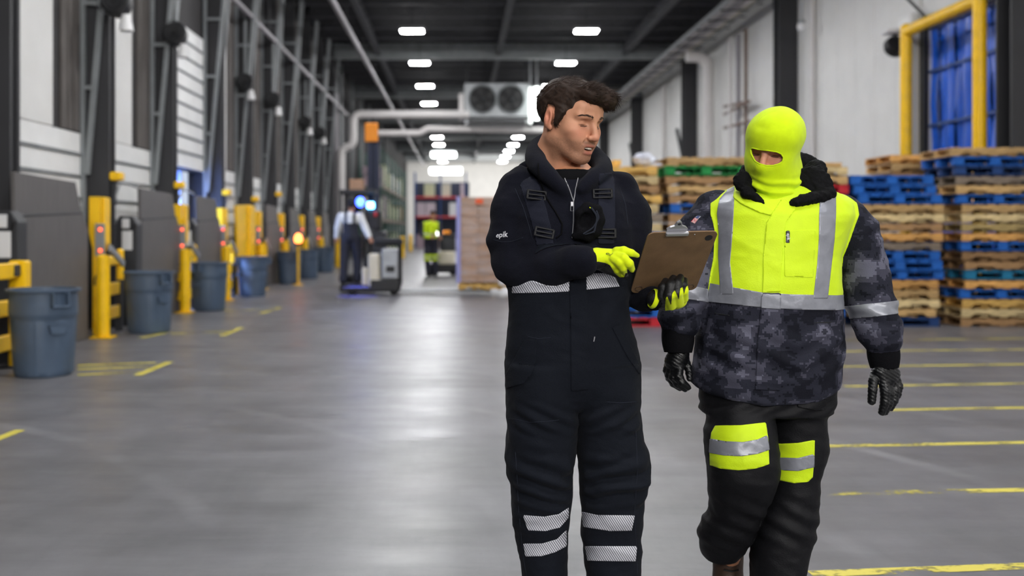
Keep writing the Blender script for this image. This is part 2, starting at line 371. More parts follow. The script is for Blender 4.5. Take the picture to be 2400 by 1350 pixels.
# lit trailer behind the open door
t = thing('trailer', 'empty white trailer backed up to the open dock door, lit blue inside', 'trailer', (XL-3.2, 19.2, 0))
tm = MB(); tm.box(-3.5, 2.88, -1.35, -1.3, 0, 2.7); tm.box(-3.5, 2.88, 1.3, 1.35, 0, 2.7); tm.box(-3.5, 2.88, -1.35, 1.35, 2.7, 2.75); tm.box(-3.55, -3.5, -1.35, 1.35, 0, 2.75)
obj('box_body', tm, mat('trailer_white', rgb(190,205,235), .5), t)
obj('trailer_floor', MB().box(-3.5, 2.88, -1.35, 1.35, -.02, .01), M['rust'], t)
la = bpy.data.lights.new('trailer_lamp', 'AREA'); la.energy = 420; la.color = (.38,.55,1); la.size = 1.6
lo = bpy.data.objects.new('trailer_lamp', la); COL.objects.link(lo); lo.location = (XL-2.2, 19.2, 2.6)
# ceiling lights
def light_row():
    h = MB().cbox(-.42, .42, -.26, .26, .06, .16, .03); hm = h.mesh('housing', M['grey_steel'])
    dm = MB().cbox(-.36, .36, -.2, .2, .02, .065, .02).mesh('diffuser', M['led']); rm = MB().cyl((0,0), .012, .16, ZC-LZ, 6).mesh('hanger', M['dark_steel'])
    first = None
    for r, x in enumerate(LIGHT_X):
        for k, y in enumerate(LIGHT_Y):
            side = ('dock door side', 'pallet side')[r]
            lab = 'white LED high bay lamp, %s along the ceiling row on the %s' % (ORD[k], side)
            if first is None:
                first = thing('ceiling_light', lab, 'lamp', (x, y, LZ), 0, 'LED lamps hanging in two rows')
                link('housing', hm, first); link('diffuser', dm, first); link('hanger', rm, first)
            else: dup(first, (x, y, LZ), 0, lab)
light_row()
# ================================================================ dock equipment on the left
# upright dock levelers: floor plate stored on end in front of every door
PXL = -4.82
PY = [(10.85, 12.95), (15.15, 17.2), (18.42, 20.2), None, (25.1, 26.9), (28.7, 30.4), (32.3, 34.0), (35.6, 37.2)]
EXTRA = ['beside the nearest bin', 'behind the second bin', 'beside the open blue-lit door', '', 'past the yellow plate', 'behind the fifth bin', 'behind the sixth bin', 'at the far end of the row']
def leveler(y0, y1, lab):
    t = thing('dock_leveler', lab, 'dock leveler', (PXL, (y0+y1)/2, 0), 0, 'dock plates stored upright')
    hw = (y1-y0)/2; T = .07
    obj('deck_plate', MB().prism([(-hw,0),(hw,0),(hw,1.42),(hw-.16,1.62),(-hw+.02,1.55),(-hw,1.4)], -T, 0, 'x'), M['plate'], t, bevel=.008)
    obj('lip_plate', MB().prism([(-hw+.02,1.56),(hw-.18,1.64),(hw-.36,2.02),(-hw+.0,2.05)], -T, -.02, 'x'), M['plate'], t, bevel=.008)
    obj('lip_hinge', MB().tube([(-.01,-hw+.03,1.57),(-.01,hw-.2,1.63)], .018, 8), M['dark_steel'], t)
    for k in range(4):
        y = -hw+.25+(2*hw-.5)*k/3; obj('rib', MB().box(-.14, -T, y-.015, y+.015, .1, 1.5), M['dark_steel'], t)
    obj('side_skirt', MB().prism([(-.14,0),(-T,0),(-T,1.5),(-.14,1.3)], hw-.012, hw, 'y'), M['black_rubber'], t)
    obj('toe_guard', MB().cbox(-.14, -T, -hw, hw-.02, 0, .12), M['dark_steel'], t)
    return t
for i, p in enumerate(PY):
    if p: leveler(*p, 'grey steel dock plate stored upright, ' + EXTRA[i])
# plate painted yellow, tapered, in the fourth bay
t = thing('dock_plate', 'yellow painted dock plate tapering downward in front of a white door', 'dock leveler', (-4.85, 22.55, 0))
obj('deck_plate', MB().prism([(-.55,0),(.75,0),(.8,1.1),(.85,2.0),(-.85,1.95),(-.62,.7)], -.05, 0, 'x'), M['yellow'], t, bevel=.006)
obj('lip_plate', MB().prism([(.3,.2),(.85,.2),(.92,1.97),(.36,1.97)], 0, .06, 'x'), M['yellow'], t, bevel=.01)
obj('rib', MB().box(-.25, -.05, -.03, .03, 0, 1.5), M['dark_steel'], t)
# guard assemblies: bollard, tall channel, rails, gate arm, beacons
def dock_guard(y, lab, tall=1.86, x=-4.66):
    t = thing('dock_guard', lab, 'guard rail', (x, y, 0), 0, 'yellow guards between the dock doors')
    b = MB().cyl((0,0), .085, .02, 1.06, 20).sphere((0,0,1.06), (.085,.085,.035), 20, 8)
    obj('bollard', b, M['yellow'], t, smooth='auto')
    obj('base_plate', MB().cbox(-.14,.14,-.14,.14,0,.022), M['yellow'], t)
    ch = MB(); ch.prism([(-.25,0),(-.2,0),(-.2,tall*.66),(-.15,tall*.72),(-.15,tall),(-.3,tall),(-.3,tall*.74),(-.25,tall*.62)], .3, .34, 'y')
    ch.prism([(-.2,0),(-.17,0),(-.17,tall*.6),(-.1,tall*.66),(-.1,tall*.99),(-.14,tall),(-.15,tall),(-.15,tall*.7),(-.2,tall*.62)], .34, .56, 'y')
    obj('channel', ch, M['yellow'], t, bevel=.006)
    for z in (.2, .52):
        r = MB(); r.cbox(-.12, -.08, .0, .95, z, z+.17, .01); r.cbox(-.16, -.12, .06, .95, z+.02, z+.05, .005)
        obj('rail', r, M['yellow'], t)
    lp = MB(); lp.cbox(-.14, -.07, .3, .9, .93, 1.06, .02); lp.cyl((-.1, .95), .05, .72, 1.12, 14); lp.sphere((-.1,.95,1.12), (.05,.05,.03), 14, 6)
    obj('end_post', lp, M['yellow'], t, smooth='auto')
    obj('rail_foot', MB().cbox(-.15,-.06,.88,.97,0,.72,.01), M['dark_steel'], t)
    a = MB().cbox(-.02, .025, -.16, .42, -.045, .045, .008, Matrix.Translation((.1, .1, 1.12)) @ Matrix.Rotation(math.radians(-24), 4, 'X'))
    obj('gate_arm', a, M['galv'], t)
    c = MB().cbox(-.2,-.08,.24,.3,1.06,1.5,.01); pn = obj('control_panel', c, M['grey_steel'], t)
    for z in (1.14, 1.42): obj('beacon', MB().sphere((-.12,.225,z), (.024,.02,.024), 12, 8), M['lamp_red'], t, smooth=True)
    obj('cable_loop', MB().tube([(-.16+.05*math.cos(a_), .26, .72+.1*math.sin(a_)) for a_ in [k*.63 for k in range(11)]], .012, 6), M['black_rubber'], t)
    return t
GY = [13.05, 16.98, 19.98, 23.56, 26.7, 30.2, 33.8]
GL = ['between the nearest and second bins', 'between the second and third bins', 'between the third and fourth bins',
      'right of the yellow plate', 'behind the fifth bin', 'behind the sixth bin', 'behind the seventh bin']
g0 = None
for y, l in zip(GY, GL):
    lab = 'yellow steel bollard and guard rail, ' + l
    if g0 is None: g0 = dock_guard(y, lab); g0.location.x = -4.66
    else: dup(g0, (-4.66, y, 0), 0, lab)
# near guard: three broad beams on an end post at the picture edge
t = thing('guard_barrier', 'three-beam yellow barrier at the picture edge behind the nearest bin', 'guard rail', (-4.55, 9.62, 0))
for z in (.2, .55, .92): obj('beam', MB().cbox(-.03, .03, -1.4, .45 if z < .9 else .62, z, z+.16, .012), M['yellow'], t)
obj('end_post', MB().cbox(-.09,.09,.62,.78,0,1.1,.02), M['yellow'], t)
obj('beam_bracket', MB().cbox(-.03,.05,.5,.62,.94,1.06,.01), M['dark_steel'], t)
obj('post', MB().cbox(-.12,-.03,-.9,-.75,0,1.12,.02), M['yellow'], t)
obj('foot_plate', MB().cbox(-.16,.12,.54,.86,0,.02,.005), M['dark_steel'], t)
# control boxes with white labels on the pit side
for k, (px, py, y) in enumerate(((18, 600, 10.68), (302, 575, 14.75), (441, 570, 18.2))):
    p = at(px, py, y)
    t = thing('control_box', 'dark leveler control box with white labels, ' + ('at the picture edge', 'beside the second grey dock plate', 'by the open blue-lit door')[k], 'control box', (p.x, y, 0), 0, 'leveler control boxes')
    obj('pedestal', MB().prism([(-.16,0),(.16,0),(.16,1.5),(.08,1.62),(-.1,1.62),(-.16,1.5)], -.12, .12, 'y'), M['dark_steel'], t, bevel=.01)
    obj('label_plate', MB().cbox(-.06,.09,-.127,-.12,1.12,1.4,.003), M['label_white'], t)
    obj('label_plate', MB().cbox(-.06,.05,-.127,-.12,1.44,1.58,.003), M['label_white'], t)
    obj('handle', MB().tube([(.1,-.13,1.42),(.13,-.16,1.5),(.1,-.13,1.58)], .012, 6), M['black'], t)
# swing-arm dock lights on the columns
arm0 = None
for k, (y, z) in enumerate(((14.3, 2.18), (17.5, 2.2), (21.05, 2.2), (24.0, 2.15), (27.1, 2.38))):
    lab = 'swing-arm dock light with yellow head, %s column from the camera' % ORD[k]
    if arm0: dup(arm0, (XL+.425, y, z), 0, lab); continue
    arm0 = thing('dock_light', lab, 'lamp', (XL+.425, y, z), 0, 'dock lights on the columns')
    obj('wall_bracket', MB().cbox(.001,.05,-.06,.06,-.4,-.05,.01), M['dark_steel'], arm0)
    obj('arm', MB().tube([(.05,0,-.08),(.12,.3,-.08),(.05,1.0,-.12)], .018, 8).tube([(.03,0,-.35),(.1,.02,-.1)], .015, 6), M['galv'], arm0, smooth='auto')
    obj('lamp_head', MB().cbox(.002,.16,-.14,.06,-.06,.06,.02), M['yellow'], arm0)
# door operators and dock fans high on the columns
for k, (px, py, y) in enumerate(((275, 8, 13.9), (412, 82, 17.3), (575, 195, 23.8), (640, 236, 26.8), (716, 288, 33.2), (750, 312, 36.4))):
    p = at(px, py, y); pl = ('nearest', 'second nearest', 'third nearest', 'fourth nearest', 'fifth nearest', 'farthest')[k]
    t = thing('dock_fan', 'black dock fan on a bracket high on the column, %s of six' % pl, 'fan', (p.x, y, p.z), 0, 'fans on the dock columns')
    fn = MB(); fn.lathe([(.0001,-.12),(.17,-.12),(.2,-.05),(.21,.1),(.18,.13),(.0001,.1)], 20, Matrix.Rotation(math.radians(72), 4, 'X'))
    obj('fan_drum', fn, M['black'], t, smooth='auto')
    for j in range(3): obj('guard_ring', MB().tube([(r_*math.cos(a_), .16*0-.17-.02*j, r_*math.sin(a_)) for r_ in [.07+.07*j] for a_ in [q*.35 for q in range(19)]], .007, 5), M['dark_steel'], t)
    obj('motor', MB().cbox(-.1,.1,.08,.3,-.09,.1,.03), M['black'], t)
    obj('bracket', MB().cbox(XL+.3-p.x, 0, -.02,.03,-.03,.03,.005).cbox(-.03,.03,-.03,.03,0,1.6,.005), M['grey_steel'], t)
    obj('lamp_can', MB().lathe([(.0001,.12),(.06,.12),(.1,-.1),(.09,-.11),(.0001,-.1)], 14, Matrix.Translation((.16,-.1,-.3))), M['label_white'], t, smooth='auto')
# ---------------------------------------------------------------- grey bins
def make_bin(label):
    t = thing('trash_bin', label, 'bin', (0,0,0), 0, 'grey plastic bins along the docks')
    H, R0, R1, n = .845, .27, .325, 48; g = MB()
    def ring(z, r, sq=0, rib=0):
        out = []
        for k in range(n):
            a = 2*math.pi*k/n; f = math.cos(2*a)**2; rr = r*(1-sq*.03*f)
            if rib: rr -= .012*max(0, math.cos(4*a+.8))**8*rib - .006
            out.append((rr*math.cos(a), rr*math.sin(a), z))
        return out
    rows = [ring(0, R0-.02), ring(.015, R0, 1, 0), ring(.06, R0+.002, 1, 1), ring(.3, R0+.017, 1, 1), ring(.54, R0+.031, 1, 1), ring(.56, R0+.034, 1, 0), ring(.585, R0+.047, .4, 0),
            ring(.62, R0+.049, 0, 0), ring(H-.03, R1-.01), ring(H-.028, R1+.022), ring(H-.006, R1+.026), ring(H, R1+.018), ring(H, R1-.012), ring(.75, R1-.022), ring(.05, R0-.016), ring(.05, .001)]
    vs = [p for r in rows for p in r]; fs = [(i*n+k, i*n+(k+1) % n, (i+1)*n+(k+1) % n, (i+1)*n+k) for i in range(len(rows)-1) for k in range(n)]
    obj('body', g.add(vs, fs), M['bin'], t, smooth='auto')
    for s in (0, math.pi):
        h = MB(); Rm = Matrix.Rotation(s, 4, 'Z')
        h.cbox(R1-.005, R1+.07, -.085, -.065, H-.17, H-.03, .008, Rm); h.cbox(R1-.005, R1+.07, .065, .085, H-.17, H-.03, .008, Rm)
        h.tube([Rm @ Vector((R1+.06,-.085,H-.16)), Rm @ Vector((R1+.06,.085,H-.16))], .014, 8)
        obj('handle', h, M['bin'], t); obj('handle_boss', MB().prism([(-.085,.5),(.085,.5),(.06,.42),(-.06,.42)], R1-.05, R1-.005, 'x', Rm), M['bin'], t)
    for a in (.9, 2.4, 3.9, 5.6):
        c, s_ = math.cos(a), math.sin(a); q = MB().tube([(c*(R0+.004), s_*(R0+.004), .03), (c*(R0+.02), s_*(R0+.02), .3), (c*(R0+.034), s_*(R0+.034), .55)], .009, 6)
        obj('rib', q, M['bin'], t)
    return t
BP = [(102,878),(350,779),(490,727),(592,694),(678,665),(721,653),(761,638)]
bl_ = ['grey plastic trash bin nearest the camera, at the left picture edge', 'second grey trash bin from the camera, in front of a dock plate', 'third grey trash bin from the camera, below the open blue-lit door',
       'fourth grey trash bin from the camera, in front of the yellow plate', 'fifth grey trash bin, below the orange beacon', 'sixth grey trash bin, half hidden by the fifth', 'farthest grey trash bin, left of the worker in white sleeves']
b0 = None
for k, (px, py) in enumerate(BP):
    x, y = fl(px, py); rz = (-.75, 2.5, 1.2, .6, 2.0, 1.0, 2.2)[k]
    if b0 is None: b0 = make_bin(bl_[0]); b0.location = (x, y, 0); b0.rotation_euler.z = rz
    else: dup(b0, (x, y, 0), rz, bl_[k])
# orange beacon at the fifth bin
x, y = fl(702, 668); p = at(699, 560, y)
t = thing('beacon_post', 'glowing orange beacon on a short post behind the fifth bin', 'beacon', (p.x, y, 0))
obj('post', MB().cyl((0,0), .03, 0, p.z-.1, 10).cbox(-.12,.12,-.12,.12,0,.02,.004), M['yellow'], t)
obj('lens', MB().sphere((0,0,p.z), (.1,.1,.14), 16, 10), mat('beacon_orange', (1,.2,.04), .4, emit=3), t, smooth=True)
obj('lens_cap', MB().cyl((0,0), .07, p.z-.16, p.z-.1, 12), M['black'], t)
# ---------------------------------------------------------------- pipes and ducts
def pipe(name, label, pts, r, m, n=14, clamps=0):
    t = thing(name, label, 'pipe', pts[0]); P0 = Vector(pts[0])
    obj('run', MB().tube([Vector(p)-P0 for p in pts], r, n), m, t, smooth='auto')
    for k in range(clamps):
        f = (k+.5)/clamps*(len(pts)-1); i = int(f); q = Vector(pts[i]).lerp(Vector(pts[min(i+1,len(pts)-1)]), f-i)-P0
        obj('hanger', MB().cbox(q.x-.02,q.x+.02,q.y-.02,q.y+.02,q.z,q.z+min(1.2,ZC-.4-(q.z+P0.z)),.004), M['dark_steel'], t)
    return t
pipe('ceiling_pipe', 'long pale pipe hung along the ceiling left of the lamp row', [(-3.42, 12, 7.62), (-3.42, 96, 7.62)], .085, M['pipe_grey'], clamps=16)
pipe('ceiling_pipe', 'thinner grey pipe running along above the dock doors', [(-4.95, 8, 6.5), (-4.95, 44, 6.5)], .06, M['pipe_grey'], clamps=7)
z1, z2, z3 = at(0,268,42).z, at(0,345,42).z, at(0,310,42).z; xa, xb, xc = at(828,0,42).x, at(800,0,42).x, at(1100,0,42).x
def bend(pts, r=.35):
    out = [pts[0]]
    for a, b_, c in zip(pts, pts[1:], pts[2:]): out += elbow(a, b_, c, r)
    return out+[pts[-1]]
pipe('ceiling_pipe', 'white insulated pipe from the cooling unit down past the dock wall', bend([(xc,42,z1),(xa,42,z1),(xa,42,z2),(xb,42,z2),(xb,42,0.02)]), .17, M['pipe_white'])
pipe('ceiling_pipe', 'white pipe stepping across the ceiling below the cooling unit', bend([(at(880,0,42.4).x,42.4,z3),(at(985,0,42.4).x,42.4,z3),(at(1000,0,42.4).x,42.4,z3+.18),(at(1290,0,42.4).x,42.4,z3+.12)], .15), .13, M['pipe_white'])
for k, (px, w_) in enumerate(((772,.2),(786,.12))):
    pipe('wall_pipe', ('wide pale riser pipe', 'thin pale riser pipe')[k]+' on the dock wall left of the white pipe', [(at(px,0,42).x,42+.2*k,0.02),(at(px,0,42).x,42+.2*k,7.2)], w_, M['pipe_grey'])
# evaporator cooling unit with two fans
p0, p1 = at(1088,275,42), at(1240,195,42)
t = thing('cooling_unit', 'grey evaporator with two round black fans hung from the ceiling', 'cooling unit', ((p0.x+p1.x)/2, 42, p0.z))
W, H = (p1.x-p0.x)/2, p1.z-p0.z
obj('casing', MB().cbox(-W, W, -.1, 1.1, 0, H, .03), M['galv'], t)
obj('drip_tray', MB().prism([(-W,-.12),(W,-.12),(W-.1,-.3),(-W+.1,-.3)], -.1, 1.1, 'y'), M['galv'], t)
obj('coil_face', MB().box(-W+.15, W-.15, -.13, -.1, -.3, -.14), M['black'], t)
for x in (-.6, .6):
    fr = MB().lathe([(.6,.02),(.62,.06),(.56,.1),(.54,.02)], 32, Matrix.Translation((x,-.1,H*.52)) @ Matrix.Rotation(math.pi/2,4,'X')); r_ = obj('fan_ring', fr, M['grey_steel'], t, smooth='auto')
    obj('fan_mouth', MB().lathe([(.0001,.005),(.55,.005),(.55,.02)], 32, Matrix.Translation((x,-.1,H*.52)) @ Matrix.Rotation(math.pi/2,4,'X')), M['black'], r_)
    bl2 = MB()
    for q in range(5):
        bl2.prism([(.08,-.05),(.5,-.16),(.52,.1),(.08,.05)], .03, .04, 'z', Matrix.Translation((x,-.1,H*.52)) @ Matrix.Rotation(math.pi/2,4,'X') @ Matrix.Rotation(q*1.2566,4,'Z'))
    obj('fan_blade', bl2, M['black_rubber'], r_)
    obj('fan_hub', MB().sphere((x,-.16,H*.52), .1, 12, 6), M['dark_steel'], r_, smooth=True)
for x in (-W+.1, W-.1): obj('hanger', MB().cyl((x,.5), .03, H, ZC-p0.z-.1, 8), M['dark_steel'], t)
for x in (-W-.12, W+.12): obj('end_panel', MB().cbox(x-.11, x+.11, -.05, 1.0, -.05, H*.7, .03), M['pipe_white'], t)
for k, px in enumerate((1243, 1258)):  # white pipes, not lamps; their brightness is put in as emission
    q0, q1 = at(px,290-10*k,41.5), at(px,205,41.5)
    t = thing('glow_pipe', 'bright vertical pipe with added glow beside the cooling unit, '+('left of the pair','right of the pair')[k], 'lamp', q0)
    obj('tube', MB().cyl((0,0), (.06,.11)[k], 0, q1.z-q0.z, 14), mat('pipe_glow', (.93,1,.95), .4, emit=(.8,3.5)[k]), t, smooth='auto')
    obj('cap', MB().cyl((0,0), (.07,.12)[k], q1.z-q0.z, q1.z-q0.z+.1, 14), M['galv'], t)
    obj('drop_rod', MB().cyl((0,0), .04, q1.z-q0.z+.1, ZC-q0.z-.02, 8), M['galv'], t)
for k, (px, py, y, w_) in enumerate(((1040,362,78,1.9),(1045,398,92,2.9))):
    p = at(px,py,y); t = thing('ceiling_light', 'wide bright ceiling lamp group far down the hall, '+('upper','lower')[k]+' of the two', 'lamp', p)
    obj('housing', MB().cbox(-w_/2,w_/2,-.8,.8,.1,.25,.04), M['grey_steel'], t)
    obj('diffuser', MB().cbox(-w_/2,w_/2,-.9,.8,-.35 if k else -.18,.1,.05), mat('far_glow', (.95,1,.97), .4, emit=5), t)
    obj('hanger', MB().cyl((0,0),.04,.25,ZC-p.z,6), M['dark_steel'], t)
# cable tray on the right, with bundles of conduit
t = thing('cable_tray', 'long cable tray loaded with pale conduits under the ceiling on the right', 'cable tray', (8.3, 22, 8.1))
for x in (-.42, .42): obj('side_rail', MB().cbox(x-.03, x+.03, 0, 74, -.06, .1, .008), M['galv'], t)
rm_ = MB().cbox(-.42,.42,-.05,.05,-.05,-.02,.005).mesh('rung', M['dark_steel'])
for k in range(49): link('rung', rm_, t, (0, .5+1.5*k, -.04))
for k, (x, r) in enumerate(((-.28,.09),(-.05,.12),(.2,.1),(.36,.05))): obj('conduit', MB().tube([(x,0,.02+r*.3),(x,74,.02+r*.3)], r, 10), (M['pipe_white'],M['pipe_grey'],M['pipe_white'],M['cream'])[k], t, smooth='auto')
hm_ = MB().cyl((-.42,0),.012,0,.5,6).cyl((.42,0),.012,0,.5,6).mesh('hanger', M['dark_steel'])
for k in range(12): link('hanger', hm_, t, (0, 2+6*k, .08))
pipe('wall_pipe', 'thick white insulated pipe dropping from the cable tray to the floor', bend([(8.35,36.5,7.75),(9.15,36.5,7.75),(9.15,36.5,.02)], .5), .2, M['pipe_white'])
for k, (px, y, r, m) in enumerate(((1657,37.5,.07,'rust'),(1712,33.6,.06,'pipe_white'),(1730,33,.09,'pipe_grey'),(1748,32.2,.06,'rust'),(1557,45,.12,'pipe_white'),(1905,26.6,.07,'pipe_white'),(1930,26.2,.05,'grey_steel'))):
    pipe('wall_pipe', ('brown conduit left of the thick white pipe','thin white conduit right of the thick white pipe','grey riser right of the thick white pipe','brown conduit beside the grey riser',
         'white riser far along the wall behind the brown-haired man','white conduit right of the big dark column','thin dark conduit right of the big dark column')[k],
         [((px-VX)/F*y,y,.02),((px-VX)/F*y,y,7.9)], r, M[m])
for k, (a, b_) in enumerate((((1640,250),(1690,238)),((1700,268),(1760,238)),((1560,300),(1600,285)))):
    A, B = at(*a,34.5), at(*b_,31.5); A.x = B.x = 9.2
    pipe('wall_brace', ('short brown pipe crossing left of the thick white pipe','brown pipe sloping across right of the thick white pipe','brown pipe sloping across the far wall')[k], [A, B], .05, M['rust'])
for k, (x0, y0, z0, x1, y1, z1_) in enumerate(((9.1,41.5,5.6,9.3,39.0,1.6),(9.1,53,6,9.3,50,2))):
    pipe('wall_brace', ('green-grey diagonal brace on the right wall behind the pallets', 'farther diagonal brace on the right wall')[k], [(x0,y0,z0),(x1,y1,z1_)], .07, M['dark_steel'])
# camera dome on a rod by the dark column
p = at(1879,62,26.2); t = thing('pendant_sensor', 'small pale sensor on a rod beside the big dark column', 'sensor', p)
obj('rod', MB().cyl((0,0), .03, .1, ZC-p.z-.1, 8), M['galv'], t); obj('dome', MB().sphere((0,0,0), .12, 14, 8), M['label_white'], t, smooth=True); obj('mount', MB().cyl((0,0), .09, .08, .16, 12), M['grey_steel'], t)
# hanging orange-free fittings by the doorway: mirror and light arm
p = at(2098,110,20.65)
t = thing('dock_fan', 'black round fan with a white hood behind the yellow goal post', 'fan', p)
obj('fan_drum', MB().lathe([(.0001,-.1),(.2,-.1),(.24,0),(.2,.12),(.0001,.1)], 20, Matrix.Rotation(math.radians(60),4,'X')), M['black'], t, smooth='auto')
obj('hood', MB().cbox(-.25,.4,-.2,.15,.26,.34,.02), M['label_white'], t); obj('bracket', MB().cbox(0,XR-p.x-.05,-.03,.03,-.03,.03,.005).cbox(-.03,.03,-.03,.03,-.05,.3,.005), M['dark_steel'], t)
A, B = at(2130,0,20.6), at(2172,42,20.1); pipe('wall_brace', 'thin black rod slanting down to the top of the blue doorway', [A-(B-A)*.8, B], .03, M['black'])
# ================================================================ pallets
WOODS = {'tan': rgb(196,160,106), 'pale': rgb(212,188,138), 'yellow': rgb(222,178,96), 'orange': rgb(212,158,88), 'brown': rgb(158,122,82), 'grey': rgb(134,120,106), 'olive': rgb(176,152,98),
         'blue': rgb(18,92,178), 'navy': rgb(18,56,110), 'teal': rgb(20,112,150), 'red': rgb(186,30,44), 'green': rgb(24,132,62)}
ADJ = {'tan': 'tan wooden', 'pale': 'pale wooden', 'yellow': 'yellowish wooden', 'orange': 'orange-toned wooden', 'brown': 'brown wooden', 'grey': 'grey weathered wooden', 'olive': 'dull tan wooden',
       'blue': 'blue painted', 'navy': 'dark blue painted', 'teal': 'teal blue painted', 'red': 'red painted', 'green': 'green painted'}
for k, c in WOODS.items():
    wood = k not in ('blue','navy','teal','red','green')
    defm('pallet_'+k, c, .75, var=.28 if wood else .2, vscale=7, stretch=(1,5,5) if wood else None, rnd=.2 if wood else .1, bump=.25, bscale=30)
PH, PW, PD = .138, 1.22, 1.02
PM = {}
def notched():
    L_ = PW/2; h0, h1 = .016, .104; p = [(-L_,h0),(-.46,h0),(-.44,h0+.034),(-.2,h0+.034),(-.18,h0),(.18,h0),(.2,h0+.034),(.44,h0+.034),(.46,h0),(L_,h0),(L_,h1),(-L_,h1)]
    return MB().prism(p, -.019, .019, 'y')
def pal_mesh(part, c):
    if (part, c) in PM: return PM[part, c]
    m = M['pallet_'+c]
    if part == 'stringer': me = notched().mesh('stringer', m)
    if part == 'deck_board': me = MB().cbox(-.06,.06,-PD/2,PD/2,-.008,.008,.003).mesh('deck_board', m)
    if part == 'wide_board': me = MB().cbox(-.07,.07,-PD/2,PD/2,-.008,.008,.003).mesh('deck_board', m)
    if part == 'block': me = MB().cbox(-.075,.075,-.06,.06,0,.078,.004).mesh('block', m)
    if part == 'stringer_board': me = MB().cbox(-PW/2,PW/2,-.06,.06,-.009,.009,.003).mesh('stringer_board', m)
    PM[part, c] = me; return me
PCACHE = {}
def pallet(c, loc, rz, label, group):
    block = c in ('blue','navy','teal','red','green')
    if c in PCACHE: return dup(PCACHE[c], loc, rz, label, group)
    t = thing('pallet', label, 'pallet', loc, rz, group); P = lambda n, me, l: link(n, pal_mesh(me, c), t, l)
    if not block:
        for y in (-PD/2+.02, 0, PD/2-.02): P('stringer', 'stringer', (0, y, 0))
        for k in range(7): P('deck_board', 'wide_board' if k in (0,6) else 'deck_board', (-PW/2+.07+(PW-.14)*k/6, 0, .104+.008+.0005))
        for k in range(5): P('bottom_board', 'deck_board', (-PW/2+.06+(PW-.12)*k/4, 0, .008))
    else:
        for x in (-PW/2+.075, 0, PW/2-.075):
            for y in (-PD/2+.06, 0, PD/2-.06): P('block', 'block', (x, y, .018))
        for y in (-PD/2+.06, 0, PD/2-.06): P('stringer_board', 'stringer_board', (0, y, .105)); P('bottom_board', 'stringer_board', (0, y, .009))
        for k in range(7): P('deck_board', 'wide_board' if k in (0,6) else 'deck_board', (-PW/2+.07+(PW-.14)*k/6, 0, .114+.008+.0005))
    PCACHE[c] = t; return t
def stack(cols, x0, y0, desc, grp, seed, offs=None, hs=PH):
    rr = random.Random(seed); n = len(cols); z = 0
    for j, c in enumerate(reversed(cols)):
        k = n-1-j; o = offs(k) if offs else 0
        place = 'top pallet' if k == 0 else 'bottom pallet' if j == 0 else ORD[k]+' pallet from the top'
        pallet(c, (x0+PW/2+o+rr.uniform(-.035,.035), y0+PD/2+rr.uniform(-.03,.03), z), rr.uniform(-.022,.022), '%s pallet, %s of the stack %s' % (ADJ[c], place.replace(' pallet',''), desc), grp)
        z += hs+.0008
    return z
FY = CH*F/(766-VY)
xa = lambda px: (px-VX)/F*FY
stack(['tan','blue','navy','grey','tan','blue','tan','pale','olive','orange','blue','brown','brown','teal','orange','blue','yellow','pale','brown'], xa(2258), FY+.0, 'at the right picture edge', 'pallets in the rightmost stack', 1, lambda k: -.16+.02*k if k < 7 else 0)
stack(['blue','blue','blue','tan','pale','brown','orange','grey','blue','blue','blue','orange','tan','pale','tan','navy'], xa(2015), FY+.02, 'right of the balaclava man', 'pallets in the stack by his sleeve', 2, lambda k: -.1+.03*k if k < 3 else -.06 if k > 10 else 0)
stack(['pale','tan','red','brown','orange','tan','tan','orange','tan','brown','tan','pale','tan','brown','orange','blue','tan'], xa(1788), FY+.05, 'directly behind the balaclava man', 'pallets in the stack behind the balaclava man', 3, lambda k: .04 if k < 3 else 0)
stack(['tan','green','brown','tan','brown','blue','brown','brown','orange','tan','grey','tan','orange','tan','brown','blue','tan','tan'], xa(1566), FY+.03, 'behind the clipboard', 'pallets in the stack behind the clipboard', 4)
stack(['yellow','pale','brown','yellow','pale','grey','pale','blue','teal','teal','navy','tan','brown','orange','blue','blue','red'], xa(1351), FY, 'behind the brown-haired man', 'pallets in the stack behind the brown-haired man', 5)
stack(['orange','tan','brown','pale','tan','orange','tan','tan','brown','tan','blue','tan','orange','tan','brown','tan','tan','blue','tan'], xa(2258)-.42, FY+1.45, 'behind the rightmost stack', 'pallets in the rear stack', 6)
def loose(label, p, mk):
    t = thing('scrap', label, 'wrap', p); mk(t)
bag = mat('film', rgb(196,200,212), .35, spec=.6, var=.1)
def crumple(t, r, seed):
    rr = random.Random(seed); g = MB(); g.sphere((0,0,r*.55), (r,r*.8,r*.6), 14, 9); g.v = [tuple(Vector(v)*(1+rr.uniform(-.22,.22)) if i > 20 else v) for i, v in enumerate(g.v)]
    obj('film_ball', g, bag, t)
    obj('film_tail', MB().tube([(0,0,r*.2),(r*.9,-r*.6,r*.12),(r*1.5,-r*.8,.02)], [.04,.03,.015], 6), bag, t)
loose('crumpled clear film on top of the pallets behind the brown-haired man', (xa(1351)+1.05, FY+.3, 17*(PH+.0008)), lambda t: crumple(t, .16, 3))
t = thing('board_offcut', 'short yellow wood offcut lying on the pallets behind the brown-haired man', 'wood', (xa(1351)+.62, FY+.35, 17*(PH+.0008)))
obj('plank', MB().cbox(-.06,.06,-.2,.2,0,.09,.008), M['pallet_yellow'], t); obj('cross_piece', MB().cbox(-.2,-.06,-.15,-.07,0,.05,.006), M['pallet_yellow'], t)
t = thing('board_offcut', 'loose planks lying on the stack behind the balaclava man', 'wood', (xa(1788)+.75, FY+.3, 17*(PH+.0008)))
for k in range(3): obj('plank', MB().cbox(-.5+.1*k,.48+.05*k,-.1+.14*k,.0+.14*k,.02*0,.05,.005), M['pallet_tan'], t)
obj('cross_piece', MB().cbox(-.3,-.2,-.12,.3,.05,.1,.006), M['pallet_tan'], t)
